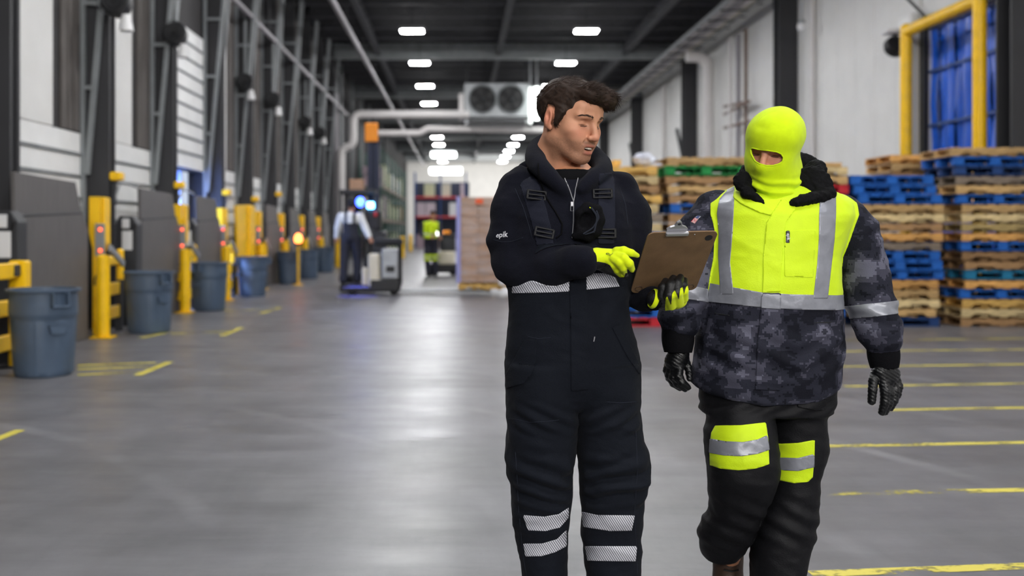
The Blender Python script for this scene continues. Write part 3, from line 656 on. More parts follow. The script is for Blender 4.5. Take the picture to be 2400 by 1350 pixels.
# ================================================================ trucks, load, racks
TY = 21.8
def lx(px, Y=TY): return (px-VX)/F*Y
def lz(py, Y=TY): return CH-(py-VY)/F*Y
t = thing('pallet_truck', 'cream and grey rider pallet truck under the worker in white sleeves', 'truck', (lx(890), TY, 0))
X = lambda px: lx(px)-lx(890)
obj('base', MB().cbox(X(800), X(938), -.38, .38, .07, .2, .03), M['black'], t)
obj('platform', MB().cbox(X(802), X(852), -.36, .36, .2, .235, .01), M['black_rubber'], t)
obj('motor_cover', MB().cbox(X(866), X(893), -.38, .34, lz(672), lz(594), .04), M['cream'], t)
obj('side_cover', MB().cbox(X(851), X(864), -.3, .34, lz(668), lz(626), .03), M['cream'], t)
bb = obj('battery_box', MB().cbox(X(897), X(936), -.4, .36, lz(652), lz(582), .03), M['galv'], t); obj('vent', MB().cbox(X(908), X(928), -.415, -.39, lz(636), lz(622), .005), M['black'], bb)
obj('battery_tray', MB().cbox(X(872), X(938), -.41, .38, lz(680), lz(654), .02), M['black'], t)
obj('top_cushion', MB().cbox(X(880), X(944), -.36, .3, lz(576), lz(558), .05), M['black_rubber'], t)
obj('tiller_column', MB().cbox(X(852), X(872), -.12, .12, .2, lz(560), .04), M['black'], t)
hd = obj('handle', MB().tube([(X(858),-.2,lz(566)),(X(855),-.22,lz(560)),(X(855),.3,lz(560)),(X(858),.3,lz(566))], .03, 8), M['black_rubber'], t)
obj('control_pod', MB().cbox(X(852),X(872),-.1,.1,lz(555),lz(536),.03), M['dark_steel'], t)
for px in (828, 925): obj('wheel', MB().tube([(X(px),-.34,.09),(X(px),.34,.09)], .09, 16), M['black_rubber'], t)
for y in (-.26, .1): obj('fork', MB().cbox(X(936), X(1150), y, y+.17, .06, .12, .01), M['galv'], t)
obj('backrest', MB().tube([(X(938),-.34,.2),(X(938),-.34,lz(560)),(X(938),.32,lz(560)),(X(938),.32,.2)], .025, 8), M['black'], t)
blu = bpy.data.lights.new('blue_spot', 'SPOT'); blu.energy = 150; blu.color = (.12,.15,1); blu.spot_size = .5; blu.spot_blend = .5; blu.shadow_soft_size = .03
bo = bpy.data.objects.new('blue_spot', blu); COL.objects.link(bo); bo.location = (lx(815), TY-.4, 1.9); bo.rotation_euler = (math.radians(-8), math.radians(-8), 0)
obj('safety_light_post', MB().tube([(X(852),.36,.2),(X(852),.36,lz(478)),(X(845),.1,lz(474))], .02, 8), M['black'], t)
obj('safety_light', MB().sphere((X(843),.1,lz(473)), (.09,.09,.11), 14, 8), M['lamp_blue'], t, smooth=True)
# stand-up reach truck behind it
RY = 25.0
t = thing('reach_truck', 'dark stand-up reach truck with tall navy mast and orange top plate', 'truck', (lx(880,RY), RY, 0)); X = lambda px: lx(px,RY)-lx(880,RY); Z = lambda py: lz(py,RY)
for px in (864, 881): obj('mast_rail', MB().cbox(X(px)-.06, X(px)+.06, .3, .45, .05, Z(320), .01), M['navy'], t)
obj('mast_plate', MB().cbox(X(864), X(881), .36, .4, .3, Z(330), .005), M['navy'], t)
obj('top_plate', MB().cbox(X(853), X(884), .22, .3, Z(330), Z(286), .02), M['orange'], t)
obj('chassis', MB().cbox(X(856), X(906), -.5, .5, .12, Z(540), .05), M['dark_steel'], t)
obj('operator_cowl', MB().cbox(X(862), X(896), -.5, .1, Z(540), Z(492), .05), M['black'], t)
obj('overhead_guard', MB().cbox(X(800), X(884), -.5, .5, Z(456), Z(446), .02), M['dark_steel'], t)
for px, y in ((804,-.45),(804,.45),(882,-.45)): obj('guard_post', MB().cbox(X(px)-.03, X(px)+.03, y-.03, y+.03, .2 if px < 860 else 1.0, Z(452), .005), M['dark_steel'], t)
obj('tail_deck', MB().cbox(X(800), X(858), -.5, .5, .12, .3, .03), M['dark_steel'], t)
obj('screen', MB().cbox(X(865), X(881), -.56, -.5, Z(490), Z(475), .02), M['screen'], t)
obj('tail_light', MB().sphere((X(884),-.52,Z(503)), (.05,.03,.06), 10, 6), M['red'], t)
for px in (815, 895): obj('wheel', MB().tube([(X(px),-.5,.14),(X(px),.5,.14)], .14, 16), M['black_rubber'], t)
t = thing('carton', 'brown carton lying on the guard of the reach truck', 'carton', (lx(837,RY), RY, Z(446)+.004))
obj('box_body', MB().cbox(-.17,.17,-.2,.2,0,.27,.006), M['carton'], t); obj('tape_strip', MB().box(-.171,.171,-.03,.03,.265,.273), M['tape_clear'], t)
# wrapped carton load on its pallet
x0 = lx(1075); t = thing('carton_load', 'tall stretch-wrapped stack of brown cartons with an orange sticker on top', 'carton stack', (x0, TY-.5, .135))
r = random.Random(3); rows = 9; hh = (lz(462)-.3)/rows
cm = MB().cbox(0,.4,0,.33,0,hh-.004,.012).mesh('carton', M['carton'])
for k in range(rows):
    for i in range(3):
        for j in (0, 1, 2): link('carton', cm, t, (.005+.402*i+r.uniform(0,.008), .01+.333*j+r.uniform(-.008,.008), .15+hh*k))
fm = bpy.data.materials.new('stretch_film'); fm.use_nodes = True; nt = fm.node_tree; b = nt.nodes['Principled BSDF']; b.inputs['Base Color'].default_value = (.85,.83,.85,1); b.inputs['Roughness'].default_value = .2
tr = nt.nodes.new('ShaderNodeBsdfTransparent'); mx = nt.nodes.new('ShaderNodeMixShader'); nz = nt.nodes.new('ShaderNodeTexNoise'); nz.inputs['Scale'].default_value = 2.2; nz.inputs['Detail'].default_value = 4
tc = nt.nodes.new('ShaderNodeTexCoord'); mp = nt.nodes.new('ShaderNodeMapping'); mp.inputs['Scale'].default_value = (1,1,3.5); mp.inputs['Rotation'].default_value = (0,.35,0); nt.links.new(tc.outputs['Object'], mp.inputs[0]); nt.links.new(mp.outputs[0], nz.inputs['Vector'])
rp = nt.nodes.new('ShaderNodeMapRange'); rp.inputs[1].default_value = .35; rp.inputs[2].default_value = .75; rp.inputs[3].default_value = .02; rp.inputs[4].default_value = .4; nt.links.new(nz.outputs[0], rp.inputs[0])
nt.links.new(rp.outputs[0], mx.inputs[0]); nt.links.new(tr.outputs[0], mx.inputs[1]); nt.links.new(b.outputs[0], mx.inputs[2]); nt.links.new(mx.outputs[0], nt.nodes['Material Output'].inputs[0])
obj('stretch_film', MB().cbox(-.02,1.24,-.015,1.03,.145,.16+hh*rows,.02), fm, t)
obj('corner_guard', MB().cbox(-.05,.04,-.035,.05,.146,.16+hh*rows,.004), mat('lilac', rgb(150,150,206), .4), t)
obj('sticker', MB().box(.36,.52,-.03,-.02,.05+hh*rows-.04,.05+hh*rows+.06), M['tag_orange'], t)
for z in (.35, .72): obj('paper_label', MB().box(.86,1.0,-.03,-.02,z-.25,z-.12), M['label_white'], t)
pallet('yellow', (x0+.61, TY+.01, .135), 0, 'yellowish wooden pallet under the wrapped carton load', 'pallet under the carton load')
# second pallet truck of the far worker
SY = 31.0; X = lambda px: lx(px,SY)-lx(1040,SY); Z = lambda py: lz(py,SY)
t = thing('pallet_truck', 'dark pallet truck of the far worker in a yellow vest', 'truck', (lx(1040,SY), SY, 0))
obj('base', MB().cbox(X(1000), X(1074), -.4, .4, .08, Z(618), .04), M['black'], t)
obj('motor_cover', MB().cbox(X(1028), X(1066), -.42, .3, Z(620), Z(588), .06), M['cream'], t)
obj('frame', MB().cbox(X(1032), X(1068), -.36, .3, Z(588), Z(552), .04), M['dark_steel'], t)
obj('top_cushion', MB().cbox(X(1024), X(1072), -.4, .3, Z(556), Z(548), .03), M['black'], t)
obj('lamp', MB().sphere((X(1030),-.4,Z(546)), (.1,.08,.09), 12, 8), mat('head_lamp', (1,.98,.9), .4, emit=4), t, smooth=True)
obj('indicator', MB().cbox(X(1040), X(1056), -.42,-.3,Z(548),Z(540),.02), M['orange'], t)
for px in (1010, 1062): obj('wheel', MB().tube([(X(px),-.4,.1),(X(px),.4,.1)], .1, 14), M['black_rubber'], t)
# far racks: red beams with blue uprights, and green racking along the dock side
def rack(label, x0, x1, y, depth, zs, nup, mu, mbm, along='x'):
    t = thing('pallet_rack', label, 'rack', (x0, y, 0)); L_ = x1-x0
    top = zs[-1]+1.9
    for k in range(nup):
        u = L_*k/(nup-1)
        for q in (0, depth):
            b_ = MB().cbox(u-.05,u+.05,q-.05,q+.05,0,top,.01) if along == 'x' else MB().cbox(q-.05,q+.05,u-.05,u+.05,0,top,.01); obj('upright', b_, mu, t)
        g = MB()
        for j in range(5):
            z0 = .3+j*top/6; a, c = ((u,0,z0),(u,depth,z0+top/6)) if along == 'x' else ((0,u,z0),(depth,u,z0+top/6)); g.tube([a, c], .025, 5)
        obj('brace', g, mu, t)
    for z in zs:
        for q in (0, depth):
            b_ = MB().cbox(0,L_,q-.03,q+.03,z-.09,z+.05,.01) if along == 'x' else MB().cbox(q-.03,q+.03,0,L_,z-.09,z+.05,.01); obj('beam', b_, mbm, t)
        obj('deck', MB().box(0,L_,.05,depth-.05,z-.02,z+.03) if along == 'x' else MB().box(.05,depth-.05,0,L_,z-.02,z+.03), M['galv'], t)
    return t
KY = 76.0; z1, z2 = lz(462,KY), lz(508,KY)
rack('far pallet rack with red beams and blue uprights at the end of the hall', lx(972,KY), lx(1092,KY), KY, 1.1, (z2, z1), 3, M['rack_blue'], M['rack_red'])
obj('rack_backing', MB().cbox(lx(968,KY), lx(1100,KY), KY+1.6, KY+1.7, 0, lz(425,KY), .02), M['navy'], fw)
cs = {'pale': rgb(222,214,196), 'lilac': rgb(206,190,200), 'cream': rgb(214,214,178), 'white': rgb(226,226,228), 'tan': rgb(196,160,120), 'mauve': rgb(172,150,160)}
def crate(label, x, y, z, w_, d_, h_, c, grp):
    t = thing('carton', label, 'carton', (x, y, z), 0, grp); key = 'crate_'+c
    if key not in M: defm(key, cs[c], .6, var=.05)
    obj('box_body', MB().cbox(0,w_,0,d_,0,h_,.01), M[key], t); obj('lid_strip', MB().box(w_*.46,w_*.54,-.004,d_+.004,h_-.01,h_+.004), M['tape_clear'], t)
lev = ('on the floor below', 'on the lower red beam of', 'on the upper red beam of')
pos = (('leftmost', 'second from left', 'third from left', 'rightmost'))
for zi, (z, items) in enumerate(((0.0, (('mauve',976,1004),('tan',1008,1029),('lilac',1037,1060),('white',1063,1086))), (z2+.03, (('lilac',976,996),('lilac',998,1020),('white',1053,1074))), (z1+.03, (('cream',994,1018),('pale',1035,1056),('lilac',1079,1088))))):
    for k, (c, a, b_) in enumerate(items):
        crate('%s pallet load %s the far rack, %s' % ({'mauve':'mauve','tan':'tan','lilac':'pale pink','white':'white','cream':'pale green','pale':'cream'}[c], lev[zi], pos[k]), lx(a,KY), KY+.1, z+.001, lx(b_,KY)-lx(a,KY), .9, 1.05 if zi < 2 else 1.0, c, 'loads on the far rack')
gx = -4.95; rack('green pallet racking along the dock wall beyond the trucks', -gx*0+gx-.0, gx+22, 50, 1.1, (1.9, 3.6), 8, M['rack_green'], M['rust'], 'y')
rg = random.Random(11); names = ['first','second','third','fourth','fifth','sixth','seventh']
for li, z in enumerate((0.0, 1.93, 3.63)):
    for k in range(7):
        c = rg.choice(['pale','tan','white','mauve','cream']); crate('%s load %s level of the green racking, %s bay' % ({'mauve':'mauve','tan':'tan','white':'white','cream':'pale green','pale':'cream'}[c], ('on the floor','on the middle','on the top')[li], names[k]),
            gx+.1, 50.3+22/7*k, z+.001, .9, 2.2, rg.uniform(.8,1.35), c, 'loads on the green racking')
# yellow bollards by the racking
for k, (px, py) in enumerate(((962,590),(793,628),(943,605))):
    x, y = fl(px, py); t = thing('bollard', ('yellow bollard in front of the green racking','yellow bollard right of the farthest bin','yellow bollard beside the pallet truck handle')[k], 'bollard', (x,y,0))
    obj('post', MB().cyl((0,0),.12,0,1.05,16).sphere((0,0,1.05),(.12,.12,.05),16,6), M['yellow'], t, smooth='auto'); obj('base_plate', MB().cbox(-.18,.18,-.18,.18,0,.02,.004), M['dark_steel'], t)
# ================================================================ sculpting helpers: smooth unions of simple fields, meshed on a grid
BIG = 9.0
def smin(a, b, k):
    if k <= 0: return np.minimum(a, b)
    h = np.maximum(k-np.abs(a-b), 0)/k; return np.minimum(a, b)-h*h*k*.25
def f_cone(a, b, ra, rb):
    a, b = np.array(a, float), np.array(b, float); ab = b-a; L2 = max(1e-9, float(ab @ ab))
    def f(x, y, z):
        px, py, pz = x-a[0], y-a[1], z-a[2]; t = np.clip((px*ab[0]+py*ab[1]+pz*ab[2])/L2, 0, 1)
        return np.sqrt((px-t*ab[0])**2+(py-t*ab[1])**2+(pz-t*ab[2])**2)-(ra+(rb-ra)*t)
    r = max(ra, rb); f.lo = np.minimum(a, b)-r; f.hi = np.maximum(a, b)+r; return f
def f_ell(c, r, R=None):
    c = np.array(c, float); r = np.array(r, float); Rm = np.eye(3) if R is None else np.array(R.to_3x3())
    def f(x, y, z):
        px, py, pz = x-c[0], y-c[1], z-c[2]
        q = [px*Rm[0,i]+py*Rm[1,i]+pz*Rm[2,i] for i in range(3)]
        k0 = np.sqrt(sum((q[i]/r[i])**2 for i in range(3)))+1e-9; k1 = np.sqrt(sum((q[i]/r[i]**2)**2 for i in range(3)))+1e-9
        return k0*(k0-1)/k1
    e = np.abs(Rm) @ r; f.lo = c-e; f.hi = c+e; return f
def f_loft(rows, n=2.3):                                         # rows: z, cx, cy, a, b
    rows = sorted(rows); R = np.array(rows, float); zs = R[:,0]
    def f(x, y, z):
        c = [np.interp(z, zs, R[:,i]) for i in (1,2,3,4)]
        q = ((np.abs(x-c[0])/c[2])**n+(np.abs(y-c[1])/c[3])**n)**(1.0/n)
        return np.maximum((q-1)*np.minimum(c[2], c[3]), np.maximum(zs[0]-z, z-zs[-1]))
    f.lo = np.array([(R[:,1]-R[:,3]).min(), (R[:,2]-R[:,4]).min(), zs[0]]); f.hi = np.array([(R[:,1]+R[:,3]).max(), (R[:,2]+R[:,4]).max(), zs[-1]]); return f
def spl(pts, rs, n=4):                                          # Catmull-Rom resampling of a chain
    P = np.array([np.append(p, r) for p, r in zip(pts, rs)], float); P = np.concatenate([[2*P[0]-P[1]], P, [2*P[-1]-P[-2]]]); out = []
    for i in range(1, len(P)-2):
        for k in range(n):
            t = k/n; out.append(.5*((2*P[i])+(-P[i-1]+P[i+1])*t+(2*P[i-1]-5*P[i]+4*P[i+1]-P[i+2])*t*t+(-P[i-1]+3*P[i]-3*P[i+1]+P[i+2])*t**3))
    out.append(P[-2]); out = np.array(out); return list(out[:,:3]), list(out[:,3])
def f_chain(pts, rs, k=0):
    fs = [f_cone(pts[i], pts[i+1], rs[i], rs[i+1]) for i in range(len(pts)-1)]
    def f(x, y, z):
        d = fs[0](x, y, z)
        for g in fs[1:]: d = smin(d, g(x, y, z), k)
        return d
    f.lo = np.min([g.lo for g in fs], 0); f.hi = np.max([g.hi for g in fs], 0); return f
def xf(f, Mx):                                                   # a field built in local axes, moved by matrix Mx
    I = np.array(Mx.inverted())
    def g(x, y, z): return f(*(x*I[i,0]+y*I[i,1]+z*I[i,2]+I[i,3] for i in range(3)))
    cs = np.array([[*(Mx @ Vector((a, b, c)))] for a in (f.lo[0], f.hi[0]) for b in (f.lo[1], f.hi[1]) for c in (f.lo[2], f.hi[2])])
    g.lo = cs.min(0); g.hi = cs.max(0); return g
def sculpt(prims, h, smooth=2, pad=.03, lo=None, hi=None):
    """prims: (field, k, op) with op '+', '-', '&'. Returns vertices and quads."""
    plus = [p for p in prims if p[2] == '+']
    lo = np.min([p[0].lo for p in plus], 0)-pad if lo is None else np.array(lo); hi = np.max([p[0].hi for p in plus], 0)+pad if hi is None else np.array(hi)
    n = np.ceil((hi-lo)/h).astype(int)+1; ax = [(lo[i]+h*np.arange(n[i])).astype(np.float32) for i in range(3)]
    d = np.full(n, BIG, np.float32)
    for f, k, op in prims:
        if op == '&' or not hasattr(f, 'lo'): sl = [slice(0, n[i]) for i in range(3)]
        else:
            m = k+3*h; sl = [slice(max(0, int((f.lo[i]-m-lo[i])/h)), max(0, min(n[i], int((f.hi[i]+m-lo[i])/h)+2))) for i in range(3)]
        X, Y, Z = ax[0][sl[0]][:,None,None], ax[1][sl[1]][None,:,None], ax[2][sl[2]][None,None,:]
        v = f(X, Y, Z); c = d[tuple(sl)]
        if v.size == 0: continue
        d[tuple(sl)] = smin(c, v, k) if op == '+' else -smin(-c, v, k) if op == '-' else -smin(-c, -v, k)
    return nets(d, lo, h, smooth)
def nets(d, lo, h, smooth=2):
    n = np.array(d.shape); s = d < 0; m = n-1; pos = []; cid = []; quads = []
    flat = lambda i, j, k: (i*m[1]+j)*m[2]+k
    for ax_ in range(3):
        a = [slice(None)]*3; b = [slice(None)]*3; a[ax_] = slice(0, -1); b[ax_] = slice(1, None)
        A, B = s[tuple(a)], s[tuple(b)]; idx = np.argwhere(A != B)
        u, v = (ax_+1) % 3, (ax_+2) % 3
        ok = (idx[:,u] > 0) & (idx[:,v] > 0) & (idx[:,u] < m[u]) & (idx[:,v] < m[v]); idx = idx[ok]
        d0 = d[tuple(idx.T)]; i1 = idx.copy(); i1[:,ax_] += 1; d1 = d[tuple(i1.T)]; t = d0/(d0-d1)
        P = idx.astype(float); P[:,ax_] += t; q = []
        for du, dv in ((-1,-1),(0,-1),(0,0),(-1,0)):
            c = idx.copy(); c[:,u] += du; c[:,v] += dv; f_ = flat(c[:,0], c[:,1], c[:,2]); cid.append(f_); pos.append(P); q.append(f_)
        Q = np.stack(q, 1); fl_ = ~A[tuple(idx.T)]; Q[fl_] = Q[fl_][:,::-1]; quads.append(Q)
    cid = np.concatenate(cid); pos = np.concatenate(pos); Q = np.concatenate(quads)
    uq, inv = np.unique(cid, return_inverse=True); cnt = np.bincount(inv)
    V = np.stack([np.bincount(inv, pos[:,i])/cnt for i in range(3)], 1)
    Q = np.searchsorted(uq, Q); V = V*h+lo
    for it in range(smooth): V = lap(V, Q, .5)
    return V, Q
def lap(V, Q, w):
    E = np.concatenate([Q[:,[0,1]], Q[:,[1,2]], Q[:,[2,3]], Q[:,[3,0]]]); n = len(V)
    c = np.bincount(E[:,0], minlength=n)+np.bincount(E[:,1], minlength=n)+1e-9
    S = np.stack([np.bincount(E[:,0], V[E[:,1],i], n)+np.bincount(E[:,1], V[E[:,0],i], n) for i in range(3)], 1)/c[:,None]
    return V+(S-V)*w
def tris(Q): return np.concatenate([Q[:,[0,1,2]], Q[:,[0,2,3]]]) if Q.shape[1] == 4 else Q
def normals(V, T):
    fn = np.cross(V[T[:,1]]-V[T[:,0]], V[T[:,2]]-V[T[:,0]]); N = np.zeros_like(V)
    for i in range(3):
        for c in range(3): N[:,c] += np.bincount(T[:,i], fn[:,c], len(V))
    return N/(np.linalg.norm(N, axis=1)[:,None]+1e-12)
def clip(V, T, g):                                                # keep g > 0, cut exactly along g = 0
    g = np.where(np.abs(g) < 1e-7, 1e-7, g); s = g > 0; c = s[T].sum(1); full = T[c == 3]; out = [full]
    edges = []; base = len(V); V2 = [V]; key = {}
    E = []; 
    for cnt in (1, 2):
        t = T[c == cnt]
        if not len(t): continue
        lone = s[t] if cnt == 1 else ~s[t]; k = lone.argmax(1); r = np.arange(len(t)); a, b, d = t[r, k], t[r, (k+1) % 3], t[r, (k+2) % 3]
        E.append((cnt, a, b, d))
    if not E: return compact(V, full)
    pairs = np.concatenate([np.stack([a, b], 1) for _, a, b, d in E]+[np.stack([a, d], 1) for _, a, b, d in E]); pk = np.sort(pairs, 1)
    uq, inv = np.unique(pk[:,0].astype(np.int64)*len(V)+pk[:,1], return_inverse=True); i0, i1 = uq//len(V), uq % len(V)
    t = g[i0]/(g[i0]-g[i1]); NV = V[i0]+(V[i1]-V[i0])*t[:,None]; o = 0; nb = sum(len(e[1]) for e in E)
    for cnt, a, b, d in E:
        ab = base+inv[o:o+len(a)]; ad = base+inv[nb+o:nb+o+len(a)]; o += len(a)
        if cnt == 1: out.append(np.stack([a, ab, ad], 1))
        else: out += [np.stack([ab, b, d], 1), np.stack([ab, d, ad], 1)]
    return compact(np.concatenate([V, NV]), np.concatenate(out))
def compact(V, T):
    u, inv = np.unique(T, return_inverse=True); return V[u], inv.reshape(T.shape)
def shell(V, T, off, depth, N=None):                             # raise a patch off its surface and close its rim
    N = normals(V, T) if N is None else N; n = len(V)
    E = np.concatenate([T[:,[0,1]], T[:,[1,2]], T[:,[2,0]]]); k = E.min(1).astype(np.int64)*n+E.max(1); u, i, c = np.unique(k, return_index=True, return_counts=True)
    B = E[i[c == 1]]; bv, inv = np.unique(B, return_inverse=True); inv = inv.reshape(B.shape)
    Vo = V+N*off; Vi = Vo[bv]-N[bv]*depth
    a, b = B[:,0], B[:,1]; ia, ib = n+inv[:,0], n+inv[:,1]
    return np.concatenate([Vo, Vi]), np.concatenate([T, np.stack([a, ia, b], 1), np.stack([b, ia, ib], 1)])
def _h(i, j, k, s): 
    v = (i*374761393+j*668265263+k*1274126177+s*974711) & 0x7fffffff; v = ((v ^ (v >> 13))*1103515245) & 0x7fffffff; return ((v ^ (v >> 16)) & 0xffff)/32767.5-1
def noise(P, sc, seed=0):
    Q = P*np.array(sc); I = np.floor(Q).astype(np.int64); f = Q-I; f = f*f*(3-2*f); r = 0
    for a in (0,1):
        for b in (0,1):
            for c in (0,1): r = r+_h(I[:,0]+a, I[:,1]+b, I[:,2]+c, seed)*(f[:,0] if a else 1-f[:,0])*(f[:,1] if b else 1-f[:,1])*(f[:,2] if c else 1-f[:,2])
    return r
def folds(P, sc, seed): 
    w_ = P+.035*np.stack([noise(P, (7,7,7), seed+5), noise(P, (7,7,7), seed+6), noise(P, (7,7,7), seed+7)], 1)
    return (1-2*np.abs(noise(w_, sc, seed)))*.6+.4*noise(w_, np.array(sc)*2.1, seed+1)
def proj(V): return VX+F*V[:,0]/V[:,1], VY-F*(V[:,2]-CH)/V[:,1]
def poly_sd(x, y, poly):                                          # > 0 inside
    P = np.array(poly, float); d = np.full(x.shape, 1e18); ins = np.zeros(x.shape, bool)
    for i in range(len(P)):
        a, b = P[i], P[(i+1) % len(P)]; e = b-a; wx, wy = x-a[0], y-a[1]; t = np.clip((wx*e[0]+wy*e[1])/(e @ e+1e-9), 0, 1)
        d = np.minimum(d, (wx-e[0]*t)**2+(wy-e[1]*t)**2)
        c = ((a[1] > y) != (b[1] > y)) & (x < (b[0]-a[0])*(y-a[1])/(b[1]-a[1]+1e-12)+a[0]); ins ^= c
    return np.sqrt(d)*np.where(ins, 1, -1)
def npobj(name, V, T, mt, parent=None, base=(0,0,0), col=None, smooth=True, kind=None):
    V = V-np.array(base); me = bpy.data.meshes.new(name); k = T.shape[1]
    me.vertices.add(len(V)); me.vertices.foreach_set('co', V.astype(np.float32).ravel()); me.loops.add(T.size); me.loops.foreach_set('vertex_index', T.astype(np.int32).ravel())
    me.polygons.add(len(T)); me.polygons.foreach_set('loop_start', np.arange(0, T.size, k, dtype=np.int32)); me.polygons.foreach_set('loop_total', np.full(len(T), k, np.int32))
    me.update(calc_edges=True); me.validate()
    if smooth: me.polygons.foreach_set('use_smooth', np.ones(len(T), bool))
    if col is not None:
        a = me.color_attributes.new('col', 'FLOAT_COLOR', 'POINT'); a.data.foreach_set('color', np.concatenate([col, np.ones((len(col),1))], 1).astype(np.float32).ravel())
    me.materials.append(mt); o = link(name, me, parent)
    if kind: o['kind'] = kind
    return o
from mathutils.bvhtree import BVHTree
def bvh(V, T): return BVHTree.FromPolygons([tuple(p) for p in V], [tuple(int(i) for i in t) for t in T])
def snap(tree, p, off=.002):
    q, nrm, i, d_ = tree.find_nearest(Vector(p)); return q+nrm*off
def hit(tree, px, py, off=.001):                                  # surface point seen at a spot of the photograph
    d = (at(px, py, 1)-Vector((0,0,CH))).normalized(); q, nr, _, _ = tree.ray_cast(Vector((0,0,CH)), d); return q+nr*off
def seam_at(tree, pts, r, off=.001, n=6):
    P = []
    for a, b in zip(pts, pts[1:]): P += [hit(tree, a[0]+(b[0]-a[0])*i/n, a[1]+(b[1]-a[1])*i/n, off) for i in range(n)]
    return MB().tube(P+[hit(tree, *pts[-1], off)], r, 6)
def ribbon(tree, pts, wd, off=.003, n=8):                        # flat strip laid on a surface
    P = []
    for a, b in zip(pts, pts[1:]): P += [Vector(a).lerp(Vector(b), i/n) for i in range(n)]
    P.append(Vector(pts[-1])); mb = MB(); vs = []
    for i, p in enumerate(P):
        q, nr, _, _ = tree.find_nearest(p); t = (P[min(i+1, len(P)-1)]-P[max(0, i-1)]).normalized(); s = t.cross(nr).normalized()*wd/2
        vs += [q-s+nr*off*.2, q-s+nr*off, q+s+nr*off, q+s+nr*off*.2]
    return mb.add(vs, [(4*i+k, 4*i+k+1, 4*i+k+5, 4*i+k+4) for i in range(len(P)-1) for k in range(3)])
def seam(tree, pts, r, off=.001, n=8):
    P = []
    for a, b in zip(pts, pts[1:]): P += [snap(tree, Vector(a).lerp(Vector(b), i/n), off) for i in range(n)]
    return MB().tube(P+[snap(tree, pts[-1], off)], r, 6)
def text_on(name, s, tree, c, ux, uz, size, mt, parent, base, off=.0015, bold=0):
    cu = bpy.data.curves.new(name, 'FONT'); cu.body = s; cu.size = size; cu.align_x = 'CENTER'; cu.align_y = 'CENTER'; cu.resolution_u = 3; cu.offset = bold
    o = bpy.data.objects.new(name, cu); COL.objects.link(o); me = bpy.data.meshes.new_from_object(o); bpy.data.objects.remove(o)
    ux, uz = Vector(ux).normalized(), Vector(uz).normalized()
    for v in me.vertices:
        p = Vector(c)+ux*v.co.x+uz*v.co.y; v.co = (snap(tree, p, off) if tree else p)-Vector(base)
    me.materials.append(mt); return link(name, me, parent)
def strands(V, N, dirs, length, r0, rng, lift=.004, seg=4, curl=.15):
    """thin tapering tubes growing from points V along dirs"""
    n = len(V); P = [V-N*.003]; d = dirs.copy()
    for i in range(seg):
        d = d+rng.normal(0, curl, (n,3))*.4; d /= np.linalg.norm(d, axis=1)[:,None]
        P.append(P[-1]+d*(length/seg)[:,None]+N*(lift*(1-.5*i/seg))/seg*2)
    Vs = []; Ts = []
    for i, p in enumerate(P):
        t = P[min(i+1, seg)]-P[max(i-1, 0)]; a = np.cross(t, N); a /= np.linalg.norm(a, axis=1)[:,None]+1e-9; b = np.cross(a, t); b /= np.linalg.norm(b, axis=1)[:,None]+1e-9
        r = r0*(1-(i/seg)**1.5*.9)
        for k in range(3): an = 2*math.pi*k/3; Vs.append(p+(a*math.cos(an)+b*math.sin(an))*r)
    Vs = np.stack(Vs, 1).reshape(-1, 3); o = np.arange(n)*(3*(seg+1))
    for i in range(seg):
        for k in range(3):
            q = [i*3+k, i*3+(k+1) % 3, (i+1)*3+(k+1) % 3, (i+1)*3+k]; Ts += [np.stack([o+q[0], o+q[1], o+q[2]], 1), np.stack([o+q[0], o+q[2], o+q[3]], 1)]
    return Vs, np.concatenate(Ts)
# ================================================================ people
def skin_mat():
    m = mat('skin', (.6,.4,.3), .55, spec=.4, attr='col', bump=.12, bscale=420); b = m.node_tree.nodes['Principled BSDF']
    b.inputs['Subsurface Weight'].default_value = .12; b.inputs['Subsurface Radius'].default_value = (.01,.004,.002); return m
SKIN = skin_mat()
defm('hair', rgb(44,32,25), .62, spec=.2, var=.35, vscale=120)
defm('brow', rgb(62,44,34), .7)
defm('teeth', rgb(232,224,210), .3)
defm('navy_fleece', rgb(20,21,29), .95, spec=.06, var=.18, vscale=260, bump=.5, bscale=420, sheen=.03)
defm('navy_canvas', rgb(19,22,29), .85, spec=.1, var=.14, vscale=200, bump=.35, bscale=320, sheen=.02)
defm('navy_web', rgb(27,29,40), .75, spec=.12, var=.15, vscale=400, bump=.4, bscale=600)
defm('black_knit', rgb(14,14,17), .9, spec=.08, var=.2, vscale=300, bump=.5, bscale=300)
defm('black_shirt', rgb(10,10,12), .9, spec=.1)
defm('silver', rgb(190,190,195), .35, metal=.8)
defm('glove_yellow', rgb(210,228,14), .75, spec=.2, var=.06, vscale=30, bump=.25, bscale=500, sheen=.1)
defm('glove_black', rgb(18,18,20), .5, spec=.45, var=.2, vscale=90, bump=.4, bscale=160)
defm('print_black', rgb(46,52,20), .8)
defm('print_white', rgb(206,206,212), .6)
defm('hivis', rgb(198,226,16), .62, spec=.3, var=.05, vscale=12, bump=.18, bscale=240, sheen=.1)
defm('knit_hivis', rgb(200,228,14), .85, spec=.2, var=.05, vscale=40, bump=.3, bscale=650, sheen=.1)
defm('reflect', rgb(132,134,142), .38, spec=.6, metal=.25, var=.1, vscale=30, bump=.25, bscale=60)
defm('fur', rgb(10,10,12), .8, spec=.12, var=.4, vscale=120)
defm('trouser_black', rgb(17,17,20), .6, spec=.18, var=.15, vscale=90, bump=.3, bscale=260)
defm('leather', rgb(64,44,32), .55, var=.3, vscale=40, bump=.4, bscale=120)
defm('seam_dark', rgb(14,16,20), .9)
defm('seam_light', rgb(38,41,50), .9, spec=.1)
defm('buckle_black', rgb(14,14,18), .5, spec=.2)
